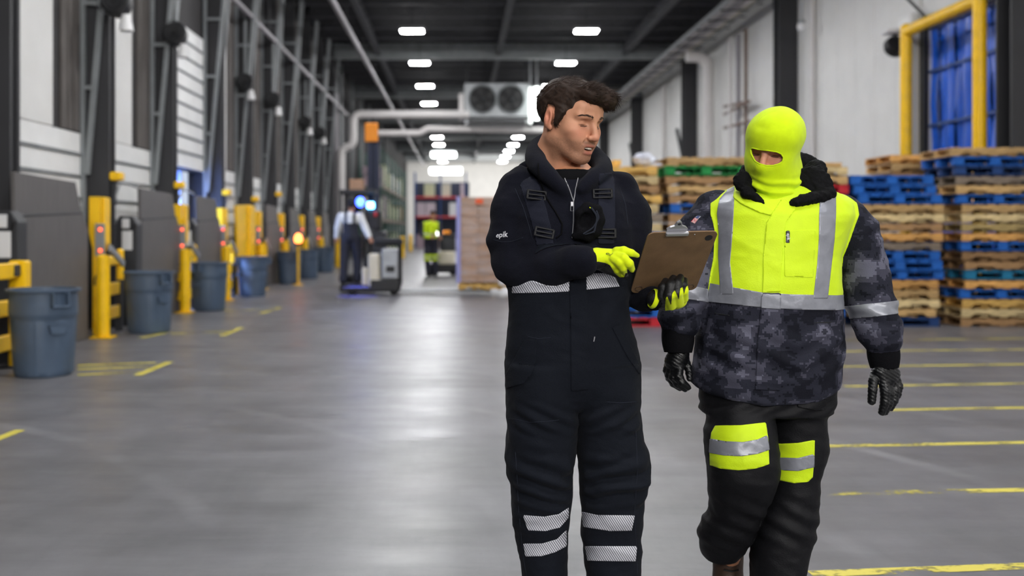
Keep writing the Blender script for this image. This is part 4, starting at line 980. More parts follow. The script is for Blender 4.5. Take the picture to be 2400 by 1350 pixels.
def camo_mat():
    m = mat('digital_camo', (.05,.05,.07), .8, spec=.12, bump=.3, bscale=260); nt = m.node_tree; L = nt.links.new; b = nt.nodes['Principled BSDF']; tc = nt.nodes['Texture Coordinate']
    sn = nt.nodes.new('ShaderNodeVectorMath'); sn.operation = 'SNAP'; sn.inputs[1].default_value = (.0062,.0062,.0062); L(tc.outputs['Object'], sn.inputs[0])
    def ns(sc, off):
        ad = nt.nodes.new('ShaderNodeVectorMath'); ad.operation = 'ADD'; ad.inputs[1].default_value = off; L(sn.outputs[0], ad.inputs[0])
        mp = nt.nodes.new('ShaderNodeMapping'); mp.inputs['Scale'].default_value = (1,1,1.5); L(ad.outputs[0], mp.inputs[0])
        n = nt.nodes.new('ShaderNodeTexNoise'); n.inputs['Scale'].default_value = sc; n.inputs['Detail'].default_value = 3; n.inputs['Roughness'].default_value = .6; L(mp.outputs[0], n.inputs['Vector']); return n.outputs[0]
    r = nt.nodes.new('ShaderNodeValToRGB'); r.color_ramp.interpolation = 'CONSTANT'; e = r.color_ramp.elements; e[0].position = 0; e[0].color = (*rgb(21,22,30),1); e[1].position = .44; e[1].color = (*rgb(36,37,47),1)
    x = e.new(.53); x.color = (*rgb(62,62,74),1); x = e.new(.61); x.color = (*rgb(92,92,106),1); x = e.new(.7); x.color = (*rgb(46,47,56),1)
    L(ns(9, (3,7,1)), r.inputs[0]); L(r.outputs[0], b.inputs['Base Color']); return m
CAMO = camo_mat()
def hatch_mat():
    m = mat('hatched_tape', rgb(200,200,206), .4, spec=.5); nt = m.node_tree; L = nt.links.new; b = nt.nodes['Principled BSDF']; tc = nt.nodes['Texture Coordinate']
    mp = nt.nodes.new('ShaderNodeMapping'); mp.inputs['Rotation'].default_value = (0, math.radians(32), 0); L(tc.outputs['Object'], mp.inputs[0])
    w_ = nt.nodes.new('ShaderNodeTexWave'); w_.bands_direction = 'X'; w_.inputs['Scale'].default_value = 54; L(mp.outputs[0], w_.inputs['Vector'])
    r = nt.nodes.new('ShaderNodeValToRGB'); r.color_ramp.elements[0].position = .2; r.color_ramp.elements[0].color = (*rgb(60,60,68),1); r.color_ramp.elements[1].position = .36; r.color_ramp.elements[1].color = (*rgb(206,206,214),1)
    L(w_.outputs['Fac'], r.inputs[0]); L(r.outputs[0], b.inputs['Base Color']); return m
HATCH = hatch_mat()
# ---------------------------------------------------------------- head (local axes: face towards -y, z up, origin between the eyes' level and mid skull)
def head_fields(open_mouth, ears=True):
    H = []; A = lambda f, k, op='+': H.append((f, k, op))
    A(f_ell((0,.018,.032), (.075,.096,.074)), 0); A(f_ell((0,-.02,-.012), (.066,.07,.08)), .03)
    A(f_ell((0,-.035,-.058), (.05,.05,.052)), .035)
    for s in (-1, 1):
        A(f_cone((s*.05,.004,-.06), (s*.022,-.07,-.1), .017, .015), .03)           # jaw line
        A(f_ell((s*.043,-.062,-.026), (.024,.022,.02)), .025)                     # cheek bone
        A(f_ell((s*.03,-.072,-.052), (.02,.018,.022)), .02)
    A(f_ell((0,-.076,-.1), (.022,.019,.018)), .022)                               # chin
    A(f_ell((0,-.07,.045), (.05,.026,.035)), .03)                                 # forehead
    for s in (-1, 1):
        A(f_cone((s*.014,-.091,.019), (s*.047,-.074,.02), .0085, .008), .014)      # brow
        A(f_ell((s*.031,-.0985,.001), (.02,.02,.0115)), .01, '-')               # socket
    for s in (-1, 1):
        A(f_ell((s*.0315,-.069,-.002), (.0145,.014,.0118)), .0025)               # lidded eye
        A(f_cone((s*.0185,-.0815,-.0062), (s*.0445,-.0795,-.0066), .0012, .0012), .002, '-') # lid line
    A(f_cone((0,-.088,.012), (0,-.112,-.032), .0085, .0105), .012); A(f_ell((0,-.111,-.036), (.0125,.0115,.0105)), .006)
    for s in (-1, 1):
        A(f_ell((s*.0125,-.102,-.039), (.0075,.0095,.0075)), .005); A(f_ell((s*.0062,-.108,-.0465), (.0032,.005,.003)), .002, '-')
    A(f_ell((0,-.083,-.066), (.03,.018,.024)), .015)                              # muzzle
    mo = .006 if open_mouth else .001
    A(f_ell((0,-.0985,-.063+mo*.3), (.021,.0065,.0042)), .005); A(f_ell((0,-.0965,-.0775-mo), (.018,.0068,.0052)), .005)
    A(f_ell((0,-.104,-.070-mo*.3), (.02 if open_mouth else .02,.02,.0052 if open_mouth else .0012)), .003, '-')
    for s in (-1, 1): A(f_cone((s*.022,-.091,-.069), (s*.027,-.085,-.065), .0018, .0014), .003, '-')
    for s in (-1, 1): A(f_cone((s*.019,-.099,-.045), (s*.031,-.083,-.066), .0016, .0012), .008, '-')   # smile fold
    for s in (-1, 1) if ears else ():
        R = Matrix.Rotation(s*.28, 4, 'Z') @ Matrix.Rotation(-.14, 4, 'X')
        A(f_ell((s*.08,.012,-.006), (.0085,.018,.031), R), .006); A(f_ell((s*.089,.008,-.004), (.006,.0105,.02), R), .004, '-')
        A(f_ell((s*.083,.016,-.012), (.006,.007,.012), R), .003); A(f_ell((s*.079,-.002,-.032), (.006,.008,.009)), .005)
    A(f_cone((0,.02,-.06), (0,.05,-.19), .054, .06), .03); A(f_cone((-.03,-.012,-.1), (-.012,-.012,-.2), .016,.014), .02); A(f_cone((.03,-.012,-.1), (.012,-.012,-.2), .016,.014), .02)
    A(f_ell((0,-.03,-.135), (.014,.014,.02)), .02)
    return H
def smask(v, a, b): t = np.clip((v-a)/(b-a), 0, 1); return t*t*(3-2*t)
def head_color(L, base, stubble=.5):
    x, y, z = L[:,0], L[:,1], L[:,2]; ax = np.abs(x); C = np.tile(np.array(base), (len(L),1))
    def mix(m, c): 
        nonlocal C; C = C*(1-m[:,None])+np.array(c)*m[:,None]
    blob = lambda cx, cy, cz, r: np.exp(-(((ax-cx)/r[0])**2+((y-cy)/r[1])**2+((z-cz)/r[2])**2))
    mix(.42*blob(.042,-.075,-.03,(.022,.03,.016)), rgb(206,122,100)); mix(.45*blob(0,-.112,-.036,(.014,.02,.012)), rgb(206,120,100)); mix(.5*blob(.084,.01,-.005,(.012,.03,.035)), rgb(206,116,94))
    mix(.35*blob(.031,-.085,-.012,(.02,.02,.008)), rgb(150,92,76)); mix(.3*blob(.031,-.085,.008,(.02,.02,.006)), rgb(150,98,76))
    st = stubble*smask(-z, .045, .062)*smask(-y, -.03, .03)*(1-smask(-z,.118,.135)); mix(st*.55*(.8+.4*noise(L,(600,600,600),3)), rgb(84,60,48))
    mu = stubble*np.exp(-((z+.0535)/.0055)**2)*(ax < .03)*(y < -.07); mix(.62*mu*smask(.031-ax,0,.012), rgb(70,46,36))
    lip = np.maximum(np.exp(-((ax/.021)**4))*np.exp(-((z+.062)/.0042)**2), np.exp(-((ax/.018)**4))*np.exp(-((z+.082)/.0055)**2))*(y < -.085); mix(.7*lip, rgb(170,88,80))
    inm = np.exp(-((ax/.019)**4))*np.exp(-((z+.0715)/.0048)**4)*(y > -.0965)*(y < -.07); mix(.95*inm*(stubble > .3), rgb(60,22,22))
    lid = np.exp(-((z+.0064)/.0017)**2)*np.exp(-(((ax-.0315)/.0145)**4))*(y < -.072); mix(.85*lid, rgb(48,30,24))
    return C
def frame(c, yaw, pitch, roll):
    d = math.radians
    return Matrix.Translation(c) @ Matrix.Rotation(d(roll), 4, 'Y') @ Matrix.Rotation(d(yaw), 4, 'Z') @ Matrix.Rotation(d(pitch), 4, 'X')
def to_local(V, Mx): I = np.array(Mx.inverted()); return V @ I[:3,:3].T+I[:3,3]
def to_world(V, Mx): I = np.array(Mx); return V @ I[:3,:3].T+I[:3,3]
def inner_body(prims, h=.014):                                    # the torso and limbs under the clothes
    V, Q = sculpt(prims, h, 1); return V, tris(Q)
def join(a, b): return np.concatenate([a[0], b[0]]), np.concatenate([a[1], b[1]+len(a[0])])

# ================================================================ the brown-haired man in navy
Y1 = 3.1; S1 = F/Y1
p1 = lambda px, py, dy=0: np.array(at(px, py, Y1+dy))
def rows1(rs): return [(CH-(y-VY)/S1, ((xl+xr)/2-VX)/S1, Y1+cy, (xr-xl)/2/S1, b) for y, xl, xr, cy, b in rs]
B1 = np.array([p1(1345,0)[0], Y1, 0.0])
man1 = thing('person', 'bareheaded man in navy hooded coverall with yellow gloves, looking at a clipboard', 'person', B1)
torso1 = f_loft(rows1([(392,1285,1385,.03,.07),(405,1262,1412,.03,.1),(425,1218,1444,.02,.118),(455,1192,1468,.01,.135),(500,1187,1484,0,.145),(560,1190,1490,0,.15),(620,1192,1484,0,.15),(665,1193,1474,0,.148),
    (705,1195,1467,0,.147),(760,1194,1474,0,.15),(800,1189,1487,0,.152),(850,1187,1496,0,.15),(890,1189,1496,.0,.14),(925,1197,1488,.0,.12),(955,1222,1466,.0,.08)]), 2.35)
legL1 = f_loft(rows1([(850,1189,1352,0,.15),(900,1188,1352,0,.15),(960,1190,1353,0,.145),(1000,1192,1351,0,.137),(1040,1192,1346,-.005,.128),(1065,1187,1343,-.01,.12),(1095,1190,1341,-.012,.117),(1130,1197,1338,-.012,.112),(1165,1201,1336,-.008,.11),(1200,1203,1333,0,.105),(1250,1212,1328,.01,.1),(1300,1220,1327,.015,.098),(1350,1229,1328,.02,.096),(1450,1234,1328,.02,.1),(1545,1232,1330,.02,.105)]), 2.3)
legR1 = f_loft(rows1([(850,1345,1494,0,.15),(900,1345,1496,0,.15),(970,1347,1496,0,.143),(1000,1350,1498,0,.135),(1030,1352,1503,-.01,.128),(1080,1355,1517,-.02,.12),(1120,1359,1513,-.02,.116),(1160,1362,1504,-.015,.112),(1200,1365,1500,-.01,.108),(1250,1368,1499,0,.103),(1300,1373,1498,.0,.1),(1350,1380,1498,.0,.098),(1450,1384,1494,0,.1),(1545,1382,1496,0,.105)]), 2.3)
armL1 = f_chain([p1(1222,445,.02), p1(1202,500,0), p1(1196,560,-.005), p1(1208,618,-.015), p1(1238,633,-.055), p1(1298,624,-.125), p1(1348,612,-.19), p1(1371,608,-.215)], [.07,.068,.062,.062,.056,.048,.042,.04], .03)
armR1 = f_chain([p1(1448,455,.02), p1(1466,505,0), p1(1476,560,0), p1(1487,625,.0), p1(1494,668,.015), p1(1508,690,.0), p1(1531,699,-.075)], [.07,.068,.06,.056,.05,.044,.033], .03)
hood1 = f_chain(*spl([p1(1326,452,-.125), p1(1300,424,-.125), p1(1272,398,-.09), p1(1256,376,-.02), p1(1262,352,.07), p1(1290,338,.13), p1(1335,345,.15), p1(1378,358,.13), p1(1408,382,.06), p1(1412,402,-.03), p1(1390,418,-.1), p1(1362,444,-.13)],
    [.014,.02,.025,.029,.034,.036,.034,.03,.027,.025,.021,.014]), .012)
hood1b = f_ell(p1(1320,408,.13), (.15,.06,.075))
neckhole = f_cone(p1(1334,300,.02), p1(1334,436,-.02), .075, .055)
V, Q = sculpt([(torso1,0,'+'),(legL1,.012,'+'),(legR1,.012,'+'),(hood1b,.04,'+'),(armL1,.022,'+'),(armR1,.022,'+'),(hood1,.012,'+'),(neckhole,.01,'-'),(f_cone(p1(1336,400,-.16), p1(1343,466,-.19), .042, .01),.008,'-')], .0052, 3)
T = tris(Q); N = normals(V, T); x, y, z = V.T
dA = np.minimum(armL1(x,y,z), armR1(x,y,z)); dT = np.minimum(np.minimum(torso1(x,y,z), legL1(x,y,z)), legR1(x,y,z)); dH = hood1(x,y,z)
px, py = proj(V); isarm = smask(dT-dA, -.01, .02); leg = smask(py, 940, 1010)
am = .0036+.004*leg+.005*isarm+.0025*smask(-np.abs(py-1160), -120, -30)
w_ = am*folds(V, (6,6,15), 11)*(1-isarm)+isarm*am*folds(V, (13,7,13), 31)+.0016*folds(V, (22,22,34), 5)
kn = .0095*smask(-np.abs(py-1135), -95, -10)*np.sin((z+.25*x*np.sign(1350-px)+.02*noise(V,(9,9,9),3))*120)*smask(-N[:,1], .1, .7)
cr = .006*smask(-np.abs(py-985), -50, -5)*np.sin((z-.55*np.abs(x-B1[0]))*130)*smask(-N[:,1], .1, .7)
V = V+N*(w_+kn+cr)[:,None]*(1-.7*smask(-dH,-.02,0))[:,None]; N = normals(V, T)
x, y, z = V.T; px, py = proj(V)
front = (Y1+.02-y)*20; onT = (dA-dT)*40
bibz = np.interp(px, [1150,1240,1256,1262,1395,1410,1420,1520], [640,640,590,572,572,585,640,640])
gC = np.minimum((py-bibz), np.where(dA < dT, -50, 50)*1.0); gC = np.minimum(py-bibz, (dA-dT)*900)
gC = np.where(y > Y1+.02, np.minimum(py-560, (dA-dT)*900), gC)
Vc, Tc = clip(V, T, gC); Vh, Th = clip(V, T, -gC)
npobj('hoodie', Vh, Th, M['navy_fleece'], man1, B1)
Vc2 = Vc+normals(Vc, Tc)*.0025; cov = npobj('coverall', Vc2, Tc, M['navy_canvas'], man1, B1)
tree1 = bvh(V, T); treeC = bvh(Vc2, Tc)
def largest(v, t):
    lab = np.arange(len(v))
    while True:
        m = lab[t].min(1); new = lab.copy()
        for i in range(3): np.minimum.at(new, t[:,i], m)
        new = new[new]
        if (new == lab).all(): break
        lab = new
    u, c = np.unique(lab[t[:,0]], return_counts=True)
    return compact(v, t[lab[t[:,0]] == u[c.argmax()]])
def patch(name, poly, mt, parent, V, T, base, off, mask=None, depth=.004, label=None):
    px, py = proj(V); g = poly_sd(px, py, poly)
    if mask is not None: g = np.minimum(g, mask)
    v, t = clip(V, T, g)
    if len(t) == 0: print('EMPTY', name); return None
    v, t = largest(v, t)
    v, t = shell(v, t, off, depth); o = npobj(name, v, t, mt, parent, base)
    if label: o['label'] = label
    return o
xc, yc, zc = Vc2.T; mC = (Y1+.03-yc)*800; NC = normals(Vc2, Tc); mC = np.minimum(mC, (.25-NC[:,1])*400)
for nm, poly in (('reflective_tape', [(1201,655),(1334,648),(1334,683),(1270,686),(1201,687)]), ('reflective_tape', [(1373,640),(1436,638),(1452,671),(1373,679)]),
    ('reflective_tape', [(1226,1207),(1275,1211),(1310,1205),(1332,1190),(1332,1212),(1312,1236),(1280,1244),(1238,1243)]), ('reflective_tape', [(1227,1274),(1270,1274),(1305,1264),(1327,1243),(1327,1280),(1300,1294),(1270,1303),(1232,1304)]),
    ('reflective_tape', [(1364,1199),(1400,1207),(1487,1208),(1480,1243),(1430,1244),(1368,1235)]), ('reflective_tape', [(1372,1280),(1492,1280),(1489,1315),(1378,1314)])):
    patch(nm, poly, HATCH, cov, Vc2, Tc, B1, .002, mC)
patch('pocket_flap', [(1232,795),(1258,798),(1256,850),(1247,876),(1228,899),(1190,909),(1186,880),(1213,830)], M['navy_canvas'], cov, Vc2, Tc, B1, .004, mC, .006)
patch('pocket_flap', [(1433,767),(1452,760),(1493,845),(1499,880),(1470,838)], M['navy_canvas'], cov, Vc2, Tc, B1, .004, mC, .006)
patch('fly_strip', [(1335,640),(1374,640),(1379,912),(1339,916)], M['navy_canvas'], cov, Vc2, Tc, B1, .003, mC, .005)
patch('bib_panel', [(1257,596),(1262,574),(1396,574),(1411,588),(1420,640),(1250,640)], M['navy_canvas'], cov, Vc2, Tc, B1, .003, mC, .005)
sn = MB()
for pts in ([(1193,982),(1215,984),(1240,990),(1280,988),(1310,984)], [(1420,942),(1455,944),(1495,942)], [(1236,789),(1262,794),(1291,791)], [(1208,1060),(1212,1120),(1216,1200),(1226,1300),(1234,1350)], [(1490,1010),(1494,1100),(1487,1200),(1492,1300),(1494,1350)], [(1340,915),(1378,911)]):
    s_ = seam_at(treeC, pts, .0011, .0002); sn.add([Vector(v)-Vector(B1) for v in s_.v], s_.f)
obj('stitching', sn, M['seam_light'], cov, smooth=True, kind='stuff')
rng = np.random.default_rng(5)
# straps, buckles, zip, cord
mT = np.minimum(onT*40, (Y1+.06-y)*800); mT = np.minimum(mT, (.35-N[:,1])*400)
sL = patch('strap', [(1204,402),(1240,396),(1262,430),(1278,480),(1292,535),(1298,572),(1258,574),(1252,540),(1236,485),(1222,440)], M['navy_web'], man1, V, T, B1, .0035, mT, .006)
sR = patch('strap', [(1404,408),(1438,404),(1440,450),(1441,520),(1438,572),(1402,572),(1402,520),(1402,450)], M['navy_web'], man1, V, T, B1, .0035, mT, .006)
for st, lst in ((sL, ((1250,449,40,-.12),(1275,545,40,-.2))), (sR, ((1421,446,40,.03),(1421,547,40,.0)))):
    for a, b, wd, tilt in lst:
        c = snap(tree1, p1(a, b, -.15), .008); hw = wd/2/S1; mx = Matrix.Translation(c-Vector(B1)) @ Matrix.Rotation(-tilt, 4, 'Y') @ Matrix.Rotation(-.1, 4, 'X')
        g = MB()
        for dz in (-.012, .012): g.cbox(-hw-.003, hw+.003, -.003, .004, dz-.003, dz+.003, .0015, mx)
        for sx in (-1, 1): g.cbox(sx*hw-.004, sx*hw+.004, -.003, .004, -.014, .014, .0015, mx)
        g.cbox(-hw, hw, -.004, .002, -.0025, .0025, .001, mx); obj('buckle', g, M['buckle_black'], st)
zp = MB()
for pts in ([(1344,472),(1344,520),(1341,558)], [(1344,472),(1335,447),(1324,420),(1319,402)], [(1344,472),(1349,447),(1354,422),(1357,404)]):
    s_ = seam_at(tree1, pts, .0016, .0012); zp.add([Vector(v)-Vector(B1) for v in s_.v], s_.f)
zo = obj('zipper', zp, M['silver'], man1)
c = snap(tree1, p1(1342,476,-.17), .006)-Vector(B1); g = MB().cbox(c.x-.005,c.x+.005,c.y-.004,c.y+.003,c.z-.003,c.z+.012,.002).tube([(c.x-.004,c.y-.003,c.z),(c.x-.0045,c.y-.004,c.z-.016),(c.x+.0045,c.y-.004,c.z-.016),(c.x+.004,c.y-.003,c.z)], .0013, 6)
obj('zip_pull', g, M['silver'], zo)
c = snap(treeC, p1(1397,790,-.17), .004)-Vector(B1); obj('pocket_zip', MB().tube([c, c+Vector((-.003,-.003,-.014))], .0018, 6), M['silver'], cov)
s_ = seam_at(tree1, ((1262,384),(1265,420),(1280,462),(1303,498),(1318,525),(1316,548),(1304,558)), .0024, .003); obj('drawstring', MB().add([Vector(v)-Vector(B1) for v in s_.v], s_.f), M['black_shirt'], man1, smooth=True)
sn = MB()
for pts in ([(1157,562),(1175,567),(1200,566),(1226,557)], [(1207,442),(1226,485),(1240,530),(1248,560)], [(1452,438),(1466,480),(1472,530)]):
    s_ = seam_at(tree1, pts, .0012, .0003); sn.add([Vector(v)-Vector(B1) for v in s_.v], s_.f)
obj('sleeve_stitching', sn, M['seam_light'], man1, smooth=True, kind='stuff')
text_on('sleeve_print', 'epik', tree1, p1(1171,549,-.08), (.9,-.35,.06), (0,0,1), .026, M['print_white'], man1, B1, bold=.0004)
# T-shirt, head, hair
HM1 = frame(Vector(p1(1335,279,-.02)), 43, 14, 2) @ Matrix.Scale(1.04, 4)
Hf = head_fields(True); Vh_, Qh = sculpt(Hf, .0024, 2, lo=(-.105,-.135,-.215), hi=(.105,.13,.125)); Th_ = tris(Qh)
colr = head_color(Vh_, rgb(194,140,110), .9)
Vw = to_world(Vh_, HM1)
ib = inner_body([(f_cone(p1(1334,470,.03), p1(1330,640,.02), .12, .12),0,'+'),(f_cone(p1(1330,640,.02), p1(1340,900,.02), .12, .12),.05,'+'),(f_cone(p1(1332,400,.04), p1(1334,470,.03), .05, .1),.05,'+')]
    +[(f_cone(p1(a,900,0), p1(b,1200,0), .075, .055),.04,'+') for a, b in ((1280,1270),(1420,1432))]+[(f_cone(p1(b,1200,0), p1(b,1570,.02), .055, .04),.03,'+') for b in (1272,1436)])
Vb, Tb = join((Vw, Th_), ib); cb = np.concatenate([colr, np.tile(np.array(rgb(196,138,104)), (len(ib[0]),1))])
body1 = npobj('body', Vb, Tb, SKIN, man1, B1, cb)
def local_obj(name, mb, mt, parent, Mx, base, **k):
    g = MB(); g.add([Mx @ Vector(v)-Vector(base) for v in mb.v], mb.f); return obj(name, g, mt, parent, **k)
tm_ = MB()
for i in range(8):
    a = (i-3.5)*.0052; tm_.cbox(a-.0025, a+.0025, -.0995+abs(a)*.25, -.09, -.0725+abs(a)*.06, -.064, .0012)
local_obj('teeth', tm_, M['teeth'], body1, HM1, B1)
def brow(s, Mx, base, parent, tree, n=170, mt='brow'):
    t = rng.uniform(0, 1, n); x_ = s*(.012+.039*t); zc_ = .0195+.007*np.sin(t*2.3)-.004*t+rng.normal(0,.0016,n)*(1-.5*t)
    P = []; Nn = []
    for a, c in zip(x_, zc_):
        q, nr, _, _ = tree.find_nearest(Vector((a, -.1+.02*(abs(a)/.05)**1.6, c))); P.append(q); Nn.append(nr)
    P, Nn = np.array(P), np.array(Nn); P = P+Nn*.0025
    D = np.stack([np.full(n, s*.9), .3*np.ones(n), .3-.6*t], 1); D = D-Nn*(D*Nn).sum(1)[:,None]; D /= np.linalg.norm(D, axis=1)[:,None]
    v, t_ = strands(P, Nn, D, rng.uniform(.006,.01,n), .00075, rng, .0005, 3, .08); npobj('eyebrow', to_world(v, Mx), t_, M[mt], parent, base)
    L_ = []
    for k in range(9):
        u = -1+k/4; q, nr, _, _ = tree.find_nearest(Vector((s*.0315+u*.0125, -.088, -.0062+.0012*u*u))); L_.append(Mx @ (q+nr*.0004)-Vector(base))
    obj('eyelash', MB().tube(L_, [.0005]+[.0011]*7+[.0005], 5), M['brow'], parent)
treeH = bvh(Vh_, Th_)
for s in (-1, 1): brow(s, HM1, B1, body1, treeH)
ZH = ([-.12,-.085,-.06,-.04,-.022,-.012,.0,.03,.045,.09,.13], [.052,.046,.036,.018,-.02,-.028,.03,.034,-.03,-.072,-.075])
def f_hairline(x, y, z):
    return (np.interp(y, *ZH)+.006*np.sin(x*120)*(y < -.05)-z)*.75
f_hairline.lo = np.array([-.2]*3); f_hairline.hi = np.array([.2]*3)
Hh = [(f_ell((0,.018,.034), (.081,.102,.078)),0,'+'), (f_ell((0,-.0,.078), (.064,.082,.038)),.03,'+'), (f_ell((.0,-.07,.088), (.054,.034,.028)),.02,'+'), (f_ell((.034,-.098,.08), (.034,.02,.025)),.015,'+'), (f_ell((.058,-.083,.058), (.02,.022,.028)),.015,'+'),
      (f_ell((-.02,-.086,.083), (.034,.022,.02)),.015,'+'), (f_ell((.07,-.024,.0),(.013,.02,.036)),.008,'+'),(f_ell((-.07,-.024,.0),(.013,.02,.036)),.008,'+'),(f_hairline,.006,'&')]
Va, Qa = sculpt(Hh, .003, 2); Ta = tris(Qa); Na = normals(Va, Ta)
Va = Va+Na*(.003*folds(Va, (70,26,60), 4))[:,None]; Na = normals(Va, Ta)
hair = npobj('hair', to_world(Va, HM1), Ta, M['hair'], body1, B1)
def grow(Va, Na, n):
    i = rng.integers(0, len(Va), n); P, Nn = Va[i], Na[i]; top = smask(P[:,2], .05, .1); fr = smask(-P[:,1], .03, .08)
    D = np.stack([.55*top+.25*np.sign(P[:,0])*(1-top)*.3+.5*fr, -.75*np.ones(n)*(1-.3*fr), -.15*top-.9*(1-top)+.35*fr*top], 1)
    D[:,1] = np.where(P[:,1] > .06, D[:,1]*.2, D[:,1]); D = D-Nn*(D*Nn).sum(1)[:,None]; D += .35*np.stack([noise(P,(60,60,60),i_) for i_ in (1,2,3)],1)+rng.normal(0,.07,(n,3)); D /= np.linalg.norm(D,axis=1)[:,None]
    ln = (.014+.014*top+.008*fr*top)*rng.uniform(.7,1.25,n); return strands(P, Nn, D, ln, .00062, rng, .0016, 4, .12)
v, t_ = grow(Va, Na, 8000); hs = npobj('strands', to_world(v, HM1), t_, M['hair'], hair, B1, kind='stuff')
# black T-shirt at the neck opening
sh = sculpt([(f_ell(p1(1336,425,-.045), (.075,.055,.05)),0,'+'), (f_cone(p1(1334,300,.02), p1(1334,424,-.03), .07, .052),.006,'-')], .005, 2); npobj('shirt', sh[0], tris(sh[1]), M['black_shirt'], man1, B1)
# ---------------------------------------------------------------- gloves
def hand(fingers, palm, h=.0021, k=.008, sm=2, thumbk=.008):
    pr = [(f, k, '+') for f in palm]
    for pts, rs in fingers: pr.append((f_chain(pts, rs, .004), .0035, '+'))
    V, Q = sculpt(pr, h, sm); return V, tris(Q)
def q1(px, py, Y): return np.array(at(px, py, Y))
def pr_(r): return r*2.88/F
# right glove: back of the hand up, index finger pointing at the board
fg = [([q1(1446,590,2.86), q1(1462,588,2.85), q1(1480,593,2.85), q1(1494,599,2.86)], [pr_(12),pr_(10.5),pr_(8.5),pr_(5.5)]),
      ([q1(1446,600,2.85), q1(1462,606,2.83), q1(1475,618,2.83), q1(1482,632,2.85)], [pr_(12),pr_(11),pr_(10),pr_(7)]),
      ([q1(1438,606,2.85), q1(1451,615,2.83), q1(1460,628,2.84), q1(1464,641,2.87)], [pr_(12),pr_(10.5),pr_(9),pr_(6.5)]),
      ([q1(1428,610,2.86), q1(1438,622,2.85), q1(1446,633,2.86), q1(1451,642,2.88)], [pr_(11),pr_(9),pr_(8),pr_(6)]),
      ([q1(1402,618,2.92), q1(1424,630,2.93), q1(1446,640,2.93), q1(1466,646,2.92)], [pr_(13),pr_(12),pr_(10),pr_(7)])]
V, T = hand(fg, [f_cone(q1(1374,611,2.9), q1(1398,607,2.89), pr_(23), pr_(25)), f_cone(q1(1400,605,2.88), q1(1440,600,2.87), pr_(24), pr_(17)), f_cone(q1(1392,610,2.93), q1(1425,614,2.93), pr_(22), pr_(16))])
N = normals(V, T); px, py = proj(V)
bd = np.interp(px, [1360,1384,1386,1392,1402,1418,1430,1440,1452,1463,1466,1478,1484,1500], [660,650,622,616,613,616,622,640,650,650,640,640,640,608]); gY = np.minimum((bd-py), (2.93-V[:,1])*1600)
gl = npobj('glove', *clip(V, T, gY), M['glove_yellow'], man1, B1); cv, ct = clip(V, T, -gY); npobj('palm_coating', *shell(cv, ct, .0008, .002), M['glove_black'], gl, B1)['label'] = 'black rubber palm coating'
tg = bvh(V, T)
text_on('glove_print', 'ep', tg, q1(1428,590,2.84), (.9,.1,-.12), (.1,.2,.9), .02, M['print_black'], gl, B1)
obj('cuff_ring', MB().tube([Vector(q1(1372,611,2.905)+np.array([.0+.006*math.cos(a)*0, .034*math.cos(a), .032*math.sin(a)]))-Vector(B1) for a in [k_*.3 for k_ in range(22)]], .004, 6), M['black_knit'], gl)
# left glove: gripping the lower edge of the board, fingers curled in front of it
fg = [([q1(1556,712,2.96), q1(1553,694,2.93), q1(1554,674,2.93), q1(1560,659,2.955)], [pr_(11),pr_(12),pr_(11),pr_(8)]),
      ([q1(1574,716,2.95), q1(1569,692,2.91), q1(1571,668,2.92), q1(1578,652,2.95)], [pr_(12),pr_(12.5),pr_(11.5),pr_(8)]),
      ([q1(1591,710,2.95), q1(1586,686,2.91), q1(1588,664,2.92), q1(1595,650,2.95)], [pr_(12),pr_(12.5),pr_(11.5),pr_(8)]),
      ([q1(1604,700,2.96), q1(1603,682,2.93), q1(1602,668,2.94), q1(1605,657,2.965)], [pr_(10),pr_(10.5),pr_(9.5),pr_(7)]),
      ([q1(1552,705,3.02), q1(1560,690,3.1), q1(1575,672,3.13)], [pr_(13),pr_(12),pr_(8)])]
V, T = hand(fg, [f_cone(q1(1536,700,2.97), q1(1560,708,2.98), pr_(21), pr_(20)), f_cone(q1(1560,706,2.98), q1(1592,703,2.98), pr_(20), pr_(16)), f_ell(q1(1577,706,2.975), (pr_(34),.022,pr_(20)))])
px, py = proj(V)
bd = np.interp(px, [1556,1560,1564,1573,1575,1582,1591,1594,1600,1603,1608,1614], [740,700,694,716,688,680,702,676,672,690,672,668]); gY = np.minimum(py-bd, (px-1559)*1.2)
gl = npobj('glove', *clip(V, T, gY), M['glove_yellow'], man1, B1); cv, ct = clip(V, T, -gY); npobj('palm_coating', *shell(cv, ct, .0008, .002), M['glove_black'], gl, B1)['label'] = 'black rubber palm and finger coating'
ring = MB(); c = Vector(q1(1531,700,2.955)); ax = Vector((.9,.15,-.25)).normalized(); u = Vector((0,1,0)); v_ = ax.cross(u).normalized(); u = v_.cross(ax)
for r0, m_, off in ((.030,'glove_yellow',0),(.0275,'black_knit',.014)):
    obj('cuff', MB().tube([c+ax*(off+d_)-Vector(B1) for d_ in (-.006,-.002,.004,.009)], [r0-.003,r0,r0,r0-.003], 20, False), M[m_], gl, smooth=True)
